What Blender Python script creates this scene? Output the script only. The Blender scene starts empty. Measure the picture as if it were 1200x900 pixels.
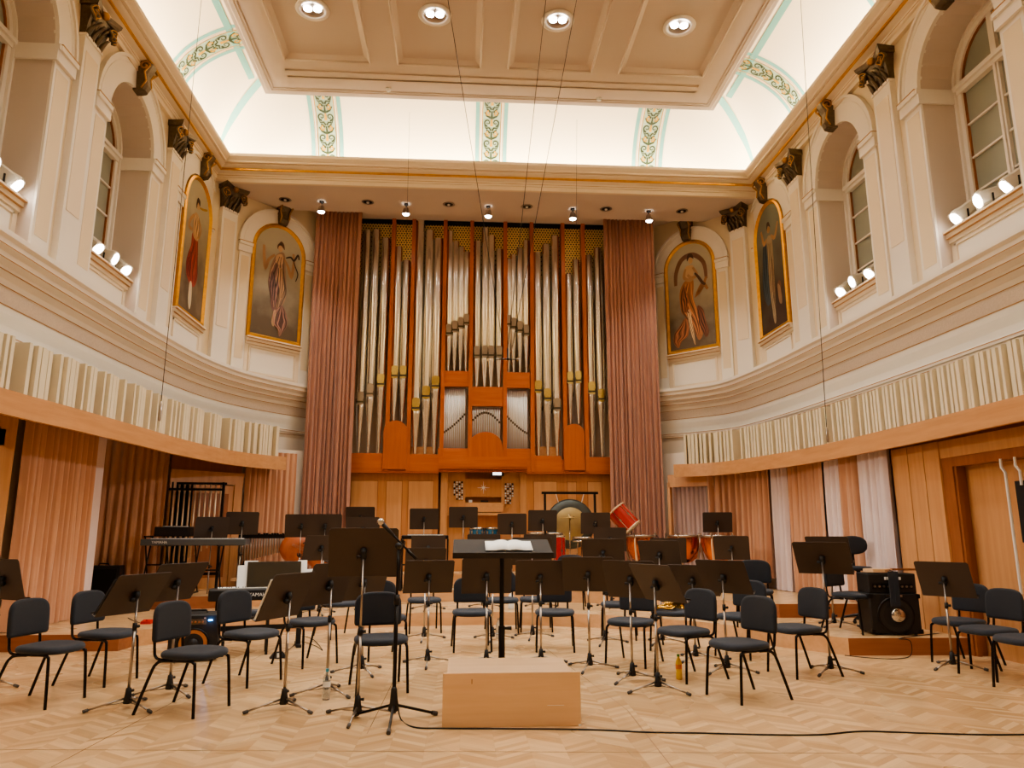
import bpy, math, random
from math import sin, cos, pi, sqrt, radians, atan2, hypot
from mathutils import Vector, Matrix
random.seed(7)
SC = bpy.context.scene
COL = bpy.data.collections.new('hall'); SC.collection.children.link(COL)

# ------------------------------------------------------------------ camera
FPX = 860.0; CAMZ = 1.45
PITCH = math.atan(174 / FPX); YAW = math.atan(58 / (FPX / cos(PITCH)))
FW = Vector((sin(YAW) * cos(PITCH), cos(YAW) * cos(PITCH), sin(PITCH)))
RT = Vector((cos(YAW), -sin(YAW), 0)); UP = RT.cross(FW)
cd = bpy.data.cameras.new('camera'); cd.sensor_width = 36; cd.lens = FPX / 1200 * 36
cd.clip_start = .05; cd.clip_end = 200
cam = bpy.data.objects.new('camera', cd); COL.objects.link(cam)
m3 = Matrix((RT, UP, -FW)).transposed()
cam.matrix_world = Matrix.Translation((0, 0, CAMZ)) @ m3.to_4x4()
SC.camera = cam
def ray(px, py): return FW + RT * (px - 600) / FPX + UP * (450 - py) / FPX
def _at(d, t): return Vector((d.x * t, d.y * t, CAMZ + d.z * t))
def atz(px, py, z): d = ray(px, py); return _at(d, (z - CAMZ) / d.z)
def aty(px, py, y): d = ray(px, py); return _at(d, y / d.y)
def atx(px, py, x): d = ray(px, py); return _at(d, x / d.x)
def zat(x, y, py):
    # height above the point (x, y) that is seen at image row py
    k = (450 - py) / FPX
    # (v.UP) = k (v.FW) with v = (x, y, dz)
    a = x * UP.x + y * UP.y - k * (x * FW.x + y * FW.y)
    return CAMZ - a / (UP.z - k * FW.z)

# ------------------------------------------------------------------ mesh builder
class MB:
    def __init__(s): s.v = []; s.f = []; s.m = []; s.s = []; s.mi = 0; s.sm = False; s.M = None
    def add(s, vs, fs):
        b = len(s.v)
        if s.M is not None: vs = [s.M @ Vector(p) for p in vs]
        s.v += [tuple(p) for p in vs]
        for f in fs:
            s.f.append([i + b for i in f]); s.m.append(s.mi); s.s.append(s.sm)
        return s
    def box(s, x0, y0, z0, x1, y1, z1):
        return s.add([(x0,y0,z0),(x1,y0,z0),(x1,y1,z0),(x0,y1,z0),(x0,y0,z1),(x1,y0,z1),(x1,y1,z1),(x0,y1,z1)],
            [(0,3,2,1),(4,5,6,7),(0,1,5,4),(1,2,6,5),(2,3,7,6),(3,0,4,7)])
    def cbox(s, c, d): return s.box(c[0]-d[0]/2,c[1]-d[1]/2,c[2]-d[2]/2,c[0]+d[0]/2,c[1]+d[1]/2,c[2]+d[2]/2)
    def bbox(s, x0, y0, z0, x1, y1, z1, b):
        # box with all edges chamfered
        vs=[];fs=[]
        X=(x0,x0+b,x1-b,x1);Y=(y0,y0+b,y1-b,y1);Z=(z0,z0+b,z1-b,z1)
        idx={}
        def V(i,j,k):
            if (i,j,k) not in idx: idx[(i,j,k)]=len(vs); vs.append((X[i],Y[j],Z[k]))
            return idx[(i,j,k)]
        a,c=1,2
        fs+= [(V(a,a,0),V(a,c,0),V(c,c,0),V(c,a,0)),(V(a,a,3),V(c,a,3),V(c,c,3),V(a,c,3)),
              (V(a,0,a),V(c,0,a),V(c,0,c),V(a,0,c)),(V(a,3,a),V(a,3,c),V(c,3,c),V(c,3,a)),
              (V(0,a,a),V(0,a,c),V(0,c,c),V(0,c,a)),(V(3,a,a),V(3,c,a),V(3,c,c),V(3,a,c))]
        for j,j3 in ((a,0),(c,3)):
            for k,k3 in ((a,0),(c,3)):
                fs.append((V(a,j3,k),V(c,j3,k),V(c,j,k3),V(a,j,k3)))
                fs.append((V(j3,a,k),V(j3,c,k),V(j,c,k3),V(j,a,k3)))
                fs.append((V(j3,k,a),V(j3,k,c),V(j,k3,c),V(j,k3,a)))
        for i,i3 in ((a,0),(c,3)):
            for j,j3 in ((a,0),(c,3)):
                for k,k3 in ((a,0),(c,3)):
                    fs.append((V(i3,j,k),V(i,j3,k),V(i,j,k3)))
        return s.add(vs,fs)
    def cyl(s, p0, p1, r0, r1=None, n=12, caps=True):
        r1 = r0 if r1 is None else r1
        p0=Vector(p0);p1=Vector(p1);d=(p1-p0).normalized()
        a=d.orthogonal().normalized();b=d.cross(a)
        vs=[];fs=[]
        for p,r in((p0,r0),(p1,r1)):
            for i in range(n):
                t=2*pi*i/n; vs.append(p+a*cos(t)*r+b*sin(t)*r)
        for i in range(n):
            j=(i+1)%n; fs.append((i,j,n+j,n+i))
        if caps: fs.append(tuple(range(n))[::-1]); fs.append(tuple(range(n,2*n)))
        return s.add(vs,fs)
    def tube(s, pts, r, n=8, caps=True, flat=None):
        pts=[Vector(p) for p in pts]; N=len(pts)
        rs = r if isinstance(r,(list,tuple)) else [r]*N
        vs=[];fs=[]; a=None
        for i,p in enumerate(pts):
            d=(pts[min(i+1,N-1)]-pts[max(i-1,0)])
            d = d.normalized() if d.length>1e-9 else Vector((0,0,1))
            if a is None: a=d.orthogonal().normalized()
            else:
                a=a-d*a.dot(d); a=a.normalized() if a.length>1e-6 else d.orthogonal().normalized()
            b=d.cross(a)
            for k in range(n):
                t=2*pi*k/n; vs.append(p+(a*cos(t)+b*sin(t))*rs[i])
        for i in range(N-1):
            for k in range(n):
                l=(k+1)%n; fs.append((i*n+k,i*n+l,(i+1)*n+l,(i+1)*n+k))
        if caps: fs.append(tuple(range(n))[::-1]); fs.append(tuple(range((N-1)*n,N*n)))
        return s.add(vs,fs)
    def lathe(s, prof, n=20, c=(0,0,0), M=None, caps=True):
        vs=[];fs=[]
        for r,z in prof:
            for k in range(n):
                t=2*pi*k/n; p=Vector((r*cos(t),r*sin(t),z))
                if M is not None: p=M@p
                vs.append(p+Vector(c))
        N=len(prof)
        for i in range(N-1):
            for k in range(n):
                l=(k+1)%n; fs.append((i*n+k,i*n+l,(i+1)*n+l,(i+1)*n+k))
        if caps: fs.append(tuple(range(n))[::-1]); fs.append(tuple(range((N-1)*n,N*n)))
        return s.add(vs,fs)
    def sphere(s, c, r, n=14, sq=(1,1,1)):
        m=n//2; prof=[(max(r*sin(pi*i/m),1e-4),-r*cos(pi*i/m)) for i in range(m+1)]
        return s.lathe(prof,n,c,Matrix.Diagonal(sq).to_3x3())
    def sweep(s, prof, path, closed=False, start=None):
        # prof: [(d, z)] d = offset to the left-hand normal times -1 (i.e. to the right of travel)
        nrm=path_normals(path,closed); vs=[];fs=[];n=len(prof);N=len(path)
        for (x,y),(nx,ny) in zip(path,nrm):
            for d,z in prof: vs.append((x+nx*d,y+ny*d,z))
        rng = range(N if closed else N-1)
        for i in rng:
            j=(i+1)%N
            for k in range(n-1): fs.append((i*n+k,j*n+k,j*n+k+1,i*n+k+1))
        return s.add(vs,fs)
    def poly(s, pts, z0, z1):
        n=len(pts); vs=[(x,y,z0) for x,y in pts]+[(x,y,z1) for x,y in pts]
        fs=[tuple(range(n))[::-1],tuple(range(n,2*n))]+[(i,(i+1)%n,n+(i+1)%n,n+i) for i in range(n)]
        return s.add(vs,fs)
    def loft(s, rings, caps=True, closed=True):
        n=len(rings[0]); vs=[p for r in rings for p in r]; fs=[]
        for i in range(len(rings)-1):
            for k in range(n if closed else n-1):
                l=(k+1)%n; fs.append((i*n+k,i*n+l,(i+1)*n+l,(i+1)*n+k))
        if caps and closed:
            fs.append(tuple(range(n))[::-1]); fs.append(tuple(range((len(rings)-1)*n,len(rings)*n)))
        return s.add(vs,fs)
    def build(s, name, mats, parent=None, loc=None, bevel=0, link=True):
        me=bpy.data.meshes.new(name); me.from_pydata(s.v,[],s.f)
        if not isinstance(mats,(list,tuple)): mats=[mats]
        for m in mats: me.materials.append(m)
        me.polygons.foreach_set('material_index',s.m); me.polygons.foreach_set('use_smooth',s.s)
        me.validate(); me.update()
        o=bpy.data.objects.new(name,me); COL.objects.link(o)
        if loc: o.location=loc
        if parent: o.parent=parent
        if bevel:
            b=o.modifiers.new('bevel','BEVEL'); b.width=bevel; b.segments=2; b.limit_method='ANGLE'; b.angle_limit=radians(40)
        return o

def path_normals(path, closed=False):
    N=len(path); out=[]
    for i in range(N):
        a=path[i-1] if (i>0 or closed) else None
        b=path[(i+1)%N] if (i<N-1 or closed) else None
        p=path[i]; ns=[]
        if a is not None: dx,dy=p[0]-a[0],p[1]-a[1]; l=hypot(dx,dy) or 1; ns.append((dy/l,-dx/l))
        if b is not None: dx,dy=b[0]-p[0],b[1]-p[1]; l=hypot(dx,dy) or 1; ns.append((dy/l,-dx/l))
        if len(ns)==1: out.append(ns[0])
        else:
            x=ns[0][0]+ns[1][0]; y=ns[0][1]+ns[1][1]; l=hypot(x,y) or 1; x/=l;y/=l
            c=max(.35,x*ns[0][0]+y*ns[0][1]); out.append((x/c,y/c))
    return out
def smooth_path(pts, n=6, closed=False):
    N=len(pts); out=[]
    for i in range(N if closed else N-1):
        if closed: p0,p1,p2,p3=[pts[(i+k)%N] for k in (-1,0,1,2)]
        else: p0,p1,p2,p3=pts[max(i-1,0)],pts[i],pts[i+1],pts[min(i+2,N-1)]
        for k in range(n):
            t=k/n
            out.append(tuple(.5*((2*b)+(-a+c)*t+(2*a-5*b+4*c-d)*t*t+(-a+3*b-3*c+d)*t**3) for a,b,c,d in zip(p0,p1,p2,p3)))
    if not closed: out.append(tuple(pts[-1]))
    return out
def arc_param(path):
    L=[0]
    for a,b in zip(path,path[1:]): L.append(L[-1]+math.dist(a,b))
    return L
def along(path, L, s):
    s=max(0,min(L[-1],s))
    for i in range(len(path)-1):
        if s<=L[i+1] or i==len(path)-2:
            t=(s-L[i])/max(1e-9,L[i+1]-L[i]); a,b=path[i],path[i+1]
            d=Vector((b[0]-a[0],b[1]-a[1])).normalized()
            return Vector((a[0]+(b[0]-a[0])*t,a[1]+(b[1]-a[1])*t)),d
def proj(p):
    v=Vector(p)-Vector((0,0,CAMZ)); k=v.dot(FW); return 600+FPX*v.dot(RT)/k, 450-FPX*v.dot(UP)/k
def s_at_px(path, L, px, z, n=400):
    best=None
    for i in range(n+1):
        s=L[-1]*i/n; p,_=along(path,L,s)
        if p.y<3: continue
        e=abs(proj((p.x,p.y,z))[0]-px)
        if best is None or e<best[0]: best=(e,s)
    return best[1]
def offset_path(path, d):
    return [(x+nx*d,y+ny*d) for (x,y),(nx,ny) in zip(path,path_normals(path))]

# ------------------------------------------------------------------ objects
def thing(name, label, cat, loc=(0,0,0), rz=0, group=None):
    o=bpy.data.objects.new(name,None); o.empty_display_size=.1; COL.objects.link(o)
    o.location=loc; o.rotation_euler=(0,0,rz); o['label']=label; o['category']=cat
    if group: o['group']=group
    return o
def tag(o, label, cat, group=None):
    o['label']=label; o['category']=cat
    if group: o['group']=group
    return o
def struct(o): o['kind']='structure'; return o
def dup(root, loc=None, rz=None, label=None, group=None):
    r=root.copy(); COL.objects.link(r)
    if loc is not None: r.location=loc
    if rz is not None: r.rotation_euler=(0,0,rz)
    if label: r['label']=label
    if group: r['group']=group
    for ch in KIDS[root.name]:
        c=ch.copy(); COL.objects.link(c); c.parent=r; KIDS.setdefault(r.name,[]).append(c)
        for g in KIDS.get(ch.name,[]):
            d=g.copy(); COL.objects.link(d); d.parent=c; KIDS.setdefault(c.name,[]).append(d)
    return r
KIDS={}
def index_kids():
    KIDS.clear()
    for o in COL.objects:
        if o.parent: KIDS.setdefault(o.parent.name,[]).append(o)

# ------------------------------------------------------------------ materials
def nmat(name):
    m=bpy.data.materials.new(name); m.use_nodes=True; nt=m.node_tree; b=nt.nodes['Principled BSDF']
    return m,nt,b
def lin(c):
    return tuple((x/12.92 if x<=.04045 else ((x+.055)/1.055)**2.4) for x in c)+(1,)
def rgb(r,g,b): return lin((r/255,g/255,b/255))
def mat(name, col, rough=.5, metal=0, var=.0, scale=8, bump=0, bscale=60, spec=.5, coat=0, sheen=0, stretch=(1,1,1)):
    m,nt,b=nmat(name); b.inputs['Base Color'].default_value=col
    b.inputs['Roughness'].default_value=rough; b.inputs['Metallic'].default_value=metal
    b.inputs['Specular IOR Level'].default_value=spec; b.inputs['Coat Weight'].default_value=coat
    if sheen: b.inputs['Sheen Weight'].default_value=sheen
    tc=nt.nodes.new('ShaderNodeTexCoord'); mp=nt.nodes.new('ShaderNodeMapping'); mp.inputs['Scale'].default_value=stretch
    nt.links.new(tc.outputs['Object'],mp.inputs['Vector'])
    n=nt.nodes.new('ShaderNodeTexNoise'); n.inputs['Scale'].default_value=scale; n.inputs['Detail'].default_value=4
    nt.links.new(mp.outputs[0],n.inputs['Vector'])
    mx=nt.nodes.new('ShaderNodeMix'); mx.data_type='RGBA'
    mx.inputs[6].default_value=tuple(c*(1-var) for c in col[:3])+(1,)
    mx.inputs[7].default_value=tuple(min(1,c*(1+var)) for c in col[:3])+(1,)
    nt.links.new(n.outputs['Fac'],mx.inputs[0]); nt.links.new(mx.outputs[2],b.inputs['Base Color'])
    if bump:
        n2=nt.nodes.new('ShaderNodeTexNoise'); n2.inputs['Scale'].default_value=bscale
        nt.links.new(mp.outputs[0],n2.inputs['Vector'])
        bp=nt.nodes.new('ShaderNodeBump'); bp.inputs['Strength'].default_value=bump; bp.inputs['Distance'].default_value=.01
        nt.links.new(n2.outputs['Fac'],bp.inputs['Height']); nt.links.new(bp.outputs[0],b.inputs['Normal'])
    return m
def woodmat(name, c1, c2, axis='z', rough=.4, scale=1.0, coat=.15):
    # straight grain running along one axis
    m,nt,b=nmat(name); tc=nt.nodes.new('ShaderNodeTexCoord'); mp=nt.nodes.new('ShaderNodeMapping')
    st={'x':(.6,9,9),'y':(9,.6,9),'z':(9,9,.6)}[axis]
    mp.inputs['Scale'].default_value=tuple(v*scale for v in st)
    nt.links.new(tc.outputs['Object'],mp.inputs['Vector'])
    n=nt.nodes.new('ShaderNodeTexNoise'); n.inputs['Scale'].default_value=1.6; n.inputs['Detail'].default_value=7; n.inputs['Roughness'].default_value=.6
    nt.links.new(mp.outputs[0],n.inputs['Vector'])
    cr=nt.nodes.new('ShaderNodeValToRGB'); cr.color_ramp.elements[0].position=.3; cr.color_ramp.elements[1].position=.72
    cr.color_ramp.elements[0].color=c1; cr.color_ramp.elements[1].color=c2
    nt.links.new(n.outputs['Fac'],cr.inputs[0]); nt.links.new(cr.outputs[0],b.inputs['Base Color'])
    b.inputs['Roughness'].default_value=rough; b.inputs['Coat Weight'].default_value=coat; b.inputs['Coat Roughness'].default_value=.25
    return m
def emat(name, col, strength):
    m,nt,b=nmat(name); b.inputs['Base Color'].default_value=col; b.inputs['Emission Color'].default_value=col
    b.inputs['Emission Strength'].default_value=strength; return m

def floor_mat():
    m,nt,b=nmat('parquet_floor'); N=nt.nodes; Lk=nt.links
    tc=N.new('ShaderNodeTexCoord'); sx=N.new('ShaderNodeSeparateXYZ'); Lk.new(tc.outputs['Object'],sx.inputs[0])
    def mth(op,a,b_=None,c=None):
        n=N.new('ShaderNodeMath'); n.operation=op
        for i,v in enumerate((a,b_,c)):
            if v is None: continue
            if isinstance(v,(int,float)): n.inputs[i].default_value=v
            else: Lk.new(v,n.inputs[i])
        return n.outputs[0]
    W=.24
    pp=mth('PINGPONG',sx.outputs[0],W)                 # zigzag across the strips
    strip=mth('FLOOR',mth('DIVIDE',sx.outputs[0],W))
    v=mth('ADD',mth('MULTIPLY',sx.outputs[1],1.0),mth('MULTIPLY',pp,.75))
    row=mth('DIVIDE',v,.07); rid=mth('FLOOR',row); rf=mth('FRACT',row)
    cmb=N.new('ShaderNodeCombineXYZ'); Lk.new(strip,cmb.inputs[0]); Lk.new(rid,cmb.inputs[1])
    wn=N.new('ShaderNodeTexWhiteNoise'); wn.noise_dimensions='2D'; Lk.new(cmb.outputs[0],wn.inputs['Vector'])
    cr=N.new('ShaderNodeValToRGB'); e=cr.color_ramp.elements
    e[0].position=0; e[0].color=rgb(196,158,114); e[1].position=1; e[1].color=rgb(226,192,148)
    x=e.new(.5); x.color=rgb(210,174,130)
    Lk.new(wn.outputs['Value'],cr.inputs[0])
    # grain
    cm2=N.new('ShaderNodeCombineXYZ'); Lk.new(mth('MULTIPLY',pp,3.0),cm2.inputs[0]); Lk.new(mth('MULTIPLY',v,45.0),cm2.inputs[1]); Lk.new(rid,cm2.inputs[2])
    ns=N.new('ShaderNodeTexNoise'); ns.inputs['Scale'].default_value=1.0; ns.inputs['Detail'].default_value=4; Lk.new(cm2.outputs[0],ns.inputs['Vector'])
    ln=N.new('ShaderNodeTexNoise'); ln.inputs['Scale'].default_value=.55; ln.inputs['Detail'].default_value=3; Lk.new(tc.outputs['Object'],ln.inputs['Vector'])
    mx=N.new('ShaderNodeMix'); mx.data_type='RGBA'; mx.blend_type='MULTIPLY'; mx.inputs[0].default_value=1
    g=mth('ADD',mth('MULTIPLY',ns.outputs['Fac'],.22),mth('MULTIPLY',ln.outputs['Fac'],.25))
    g=mth('ADD',g,.76); Lk.new(cr.outputs[0],mx.inputs[6])
    # joints
    j=mth('LESS_THAN',rf,.045); j2=mth('LESS_THAN',mth('FRACT',mth('DIVIDE',sx.outputs[0],W)),.012); jj=mth('MAXIMUM',j,j2)
    g=mth('MULTIPLY',g,mth('SUBTRACT',1,mth('MULTIPLY',jj,.10)))
    cg=N.new('ShaderNodeCombineColor')
    for i in range(3): Lk.new(g,cg.inputs[i])
    Lk.new(cg.outputs[0],mx.inputs[7]); Lk.new(mx.outputs[2],b.inputs['Base Color'])
    rr=mth('ADD',mth('MULTIPLY',ln.outputs['Fac'],.22),.17); Lk.new(rr,b.inputs['Roughness'])
    b.inputs['Specular IOR Level'].default_value=.45
    return m

M={}
M['floor']=floor_mat()
M['plaster']=mat('plaster_cream',rgb(230,213,188),.75,var=.03,scale=1.2)
M['plaster_yellow']=mat('plaster_warm_yellow',rgb(226,208,178),.75,var=.04,scale=1.5)
M['plaster_white']=mat('plaster_white',rgb(234,225,212),.7,var=.03,scale=2)
M['cove_white']=mat('cove_white',rgb(246,229,198),.8,var=.02,scale=1)
M['line_brown']=mat('moulding_line_brown',rgb(176,132,84),.6)
M['band_grey']=mat('ornament_band_plaster',rgb(210,196,180),.8,var=.14,scale=38,bump=.5,bscale=50)
M['gold']=mat('gilding',rgb(214,160,64),.35,.75,var=.25,scale=14)
M['band_white']=mat('frieze_white',rgb(240,238,230),.75,var=.02)
M['reveal']=mat('window_reveal_plaster',rgb(208,193,180),.8,var=.04,scale=2)
M['slab']=mat('ceiling_slab_paint',rgb(204,188,172),.75,var=.03,scale=.7)
M['slab_dark']=mat('ceiling_recess_paint',rgb(202,185,168),.75,var=.03,scale=.7)
M['teal']=mat('teal_painted_band',rgb(128,184,172),.75,var=.05,scale=6)
M['pale_green']=mat('pale_green_band',rgb(176,194,168),.75,var=.06,scale=8)
M['leaf_green']=mat('painted_leaf_green',rgb(58,70,44),.6,var=.3,scale=30)
M['leaf_gold']=mat('painted_scroll_gold',rgb(206,156,44),.5,.0,var=.2,scale=30)
M['bronze']=mat('bronze_capital',rgb(104,90,72),.42,.55,var=.45,scale=22,bump=.4)
M['bronze_gold']=mat('bronze_gilded_edge',rgb(178,132,74),.35,.7,var=.3,scale=20)
M['glass_grey']=mat('window_glass_grey',rgb(150,152,138),.35,var=.08,scale=1.5,spec=.6)
M['beech']=woodmat('beech_beam',rgb(192,142,96),rgb(208,158,112),'y',.42)
M['beech_v']=woodmat('beech_panel',rgb(196,144,98),rgb(212,162,116),'z',.42)
M['beech_dark']=woodmat('beech_dark_panel',rgb(144,88,52),rgb(166,104,64),'z',.42)
M['podium']=woodmat('podium_veneer',rgb(216,178,136),rgb(228,192,152),'x',.4)
M['riser']=woodmat('riser_front_wood',rgb(206,160,116),rgb(222,178,134),'x',.45)
M['riser_dark']=woodmat('riser_front_red',rgb(146,90,58),rgb(164,106,70),'x',.45)
M['organ']=woodmat('organ_case_cherry',rgb(170,88,46),rgb(188,104,58),'z',.4)
M['organ_h']=woodmat('organ_case_cherry_h',rgb(174,90,48),rgb(192,108,60),'x',.4)
M['console_wood']=woodmat('console_wood',rgb(182,124,78),rgb(200,142,94),'z',.42)
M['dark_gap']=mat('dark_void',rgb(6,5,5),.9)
M['black']=mat('black_plastic',rgb(26,24,24),.55,var=.1)
M['black_metal']=mat('black_metal',rgb(30,27,26),.35,.5)
M['chrome']=mat('chrome',rgb(200,196,190),.18,1)
M['steel']=mat('brushed_steel',rgb(170,160,150),.32,1)
M['tin']=mat('organ_pipe_tin',rgb(236,230,218),.22,.95,var=.08,scale=2,stretch=(6,6,.4))
M['tin_small']=mat('small_pipe_tin',rgb(236,236,234),.36,.8,var=.1,scale=4)
M['mouth_gold']=mat('pipe_mouth_brass',rgb(206,190,128),.25,1)
M['mouth_dark']=mat('pipe_mouth_shadow',rgb(92,84,70),.4,.7)
M['velvet']=mat('salmon_curtain',rgb(204,156,124),.85,var=.10,scale=1.2,sheen=.3,stretch=(1,1,.3))
M['velvet_pink']=mat('rose_curtain',rgb(178,130,110),.85,var=.12,scale=1.2,sheen=.3,stretch=(1,1,.3))
M['curtain_white']=mat('white_curtain',rgb(226,208,204),.85,var=.06,scale=1.2,sheen=.2,stretch=(1,1,.3))
M['curtain_lilac']=mat('lilac_curtain',rgb(196,172,166),.85,var=.08,scale=1.2,sheen=.2,stretch=(1,1,.3))
M['fabric']=mat('chair_fabric_charcoal',rgb(42,47,57),.9,var=.12,scale=60,bump=.3,bscale=300,sheen=.12)
M['fabric_back']=mat('chair_back_charcoal',rgb(33,36,44),.85,var=.12,scale=60,bump=.3,bscale=300,sheen=.1)
M['chair_tube']=mat('chair_tube_black',rgb(34,30,30),.25,.6)
M['desk']=mat('stand_desk_brown_black',rgb(66,54,47),.5,.1,var=.06,scale=5)
M['desk_dark']=mat('conductor_desk_black',rgb(44,38,34),.75)
M['rubber']=mat('rubber_grey',rgb(84,80,78),.8)
M['fin']=mat('acoustic_slat_cream',rgb(226,214,186),.7,var=.04,scale=3)
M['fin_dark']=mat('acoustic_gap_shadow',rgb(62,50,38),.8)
M['paper']=mat('sheet_paper',rgb(240,240,236),.8)
M['lamp']=emat('lamp_face',(1,.95,.88,1),26)
M['led_blue']=emat('blue_led',(.1,.45,1,1),8)
M['white_paint']=mat('white_metal_paint',rgb(226,222,214),.45)
M['lamp_body']=mat('floodlight_body',rgb(206,196,178),.4,.2,var=.1,scale=12)
CEIL_W=190; COVE_W=19; SOFF_W=260; EXPO=0.1
# ================================================================== HALL
XC=.54; XL=-5.28; XR=6.36; Z_UP=4.66; Z_COR=8.62; YB=14.55; YNEAR=-5.0
def mir(path, dy=0): return [(2*XC-x, y+dy) for x,y in path]
def side_wall_curve():
    return [(-5.28,14.2),(-5.22,14.5),(-5.06,14.8),(-4.84,15.12),(-4.3,15.72),(-3.6,16.40),(-3.4,16.6),(-3.3,17.4)]
UP_L=side_wall_curve(); UP_R=mir(UP_L,.28)
# window bays
BAY_L=[7.93,10.87]; BAY_R=[8.14,11.2]; PB_L=13.76; PB_R=14.06
HW=.77; SILL=5.42; SPR=7.5; SPRT=7.56
def archz(y, c, r, z=SPRT): d=abs(y-c); return z+sqrt(max(0,r*r-d*d))

def upper_wall(side, bays, name):
    X=XL if side<0 else XR; sg=1 if side<0 else -1     # sg: direction into the room
    mb=MB(); top=10.6
    ys=[YNEAR]
    bays_all=[bays[0]-2*2.95,bays[0]-2.95]+bays
    for c in bays_all:
        n=14
        e=[c-HW*cos(pi*i/n) for i in range(n+1)]
        y_prev=ys[-1]
        mb.add([(X,y_prev,Z_UP),(X,e[0],Z_UP),(X,e[0],top),(X,y_prev,top)],[(0,1,2,3)])
        for a,b in zip(e,e[1:]):
            za,zb=archz(a,c,HW),archz(b,c,HW)
            mb.add([(X,a,za),(X,b,zb),(X,b,top),(X,a,top)],[(0,1,2,3)])
            mb.mi=1
            mb.add([(X,a,za),(X,b,zb),(X-sg*.75,b,zb),(X-sg*.75,a,za)],[(0,1,2,3)]); mb.mi=0
        mb.mi=1
        for y in (e[0],e[-1]):
            mb.add([(X,y,Z_UP),(X,y,SPRT),(X-sg*.75,y,SPRT),(X-sg*.75,y,Z_UP)],[(0,1,2,3)])
        mb.add([(X,e[0],Z_UP),(X,e[-1],Z_UP),(X-sg*.75,e[-1],Z_UP),(X-sg*.75,e[0],Z_UP)],[(0,1,2,3)])
        mb.add([(X-sg*.75,e[0],Z_UP),(X-sg*.75,e[-1],Z_UP),(X-sg*.75,e[-1],8.6),(X-sg*.75,e[0],8.6)],[(0,1,2,3)])
        mb.mi=0
        ys.append(e[-1])
    cv=UP_L if side<0 else UP_R
    pts=[(X,ys[-1])]+cv
    for a,b in zip(pts,pts[1:]):
        mb.add([(a[0],a[1],Z_UP-.2),(b[0],b[1],Z_UP-.2),(b[0],b[1],top),(a[0],a[1],top)],[(0,1,2,3)])
    struct(mb.build(name,[M['plaster_yellow'],M['reveal']]))
upper_wall(-1,BAY_L,'wall_left'); upper_wall(1,BAY_R,'wall_right')

def frameT(side, y):  # local frame on a side wall: u runs along +Y*..., w into the room
    if side<0: return Matrix(((0,0,1,XL),(1,0,0,y),(0,1,0,0),(0,0,0,1)))
    return Matrix(((0,0,-1,XR),(1,0,0,y),(0,1,0,0),(0,0,0,1)))
def frame_pts(p, q):  # frame between plan points p->q, origin at p; u along, v up, w into the room
    u=Vector((q[0]-p[0],q[1]-p[1],0)).normalized(); c=Vector(((p[0]+q[0])/2,(p[1]+q[1])/2,0))
    w=Vector((XC-c.x,6-c.y,0)); n=Vector((u.y,-u.x,0))
    if n.dot(w)<0: n=-n
    return Matrix(((u.x,0,n.x,c.x),(u.y,0,n.y,c.y),(0,1,n.z,0),(0,0,0,1)))

def arch_band(mb, r0, r1, z, w0, w1, n=20):
    vs=[];fs=[]
    for i in range(n+1):
        t=pi*i/n
        for r,w in ((r0,w0),(r0,w1),(r1,w1),(r1,w0)): vs.append((-r*cos(t),z+r*sin(t),w))
    for i in range(n):
        for k in range(4):
            l=(k+1)%4; fs.append((i*4+k,i*4+l,(i+1)*4+l,(i+1)*4+k))
    mb.add(vs,fs)

def bay_trim(Mx, hw, name, zped=Z_UP, outer=.42, deep=False):
    # archivolt, imposts and jamb strips around an arched bay (w is out of the wall)
    mb=MB(); mb.M=Mx; mb.mi=0
    arch_band(mb,hw,hw+outer-.05,SPRT,-.02,.05)
    mb.mi=1; arch_band(mb,hw+outer-.05,hw+outer,SPRT,-.02,.08); arch_band(mb,hw+outer-.12,hw+outer-.105,SPRT,.04,.056)
    for s in (-1,1):
        a,b=sorted((s*(hw+.003),s*(hw+outer)))
        mb.mi=0; mb.box(a,SPRT-.22,-.02,b,SPRT-.07,.07); mb.box(a,SPRT-.07,-.02,b,SPRT,.10)
        mb.mi=2; mb.box(a,SPRT-.003,-.02,b,SPRT+.012,.105)
        mb.mi=0
        c_,d_=sorted((s*(hw-.028),s*(hw+.004)))
        if deep: mb.box(c_,SPRT-.22,-.55,d_,SPRT-.07,.066); mb.box(c_,SPRT-.07,-.55,d_,SPRT,.085)
        a,b=sorted((s*(hw+.003),s*(hw+outer-.04))); mb.box(a,Z_UP,-.02,b,SPRT-.22,.03)
        mb.mi=3; a,b=sorted((s*(hw+.05),s*(hw+outer-.09))); mb.box(a,Z_UP+.35,.0,b,SPRT-.3,.034)
    return struct(mb.build(name,[M['plaster_white'],M['plaster_white'],M['line_brown'],M['plaster_yellow']]))

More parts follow.
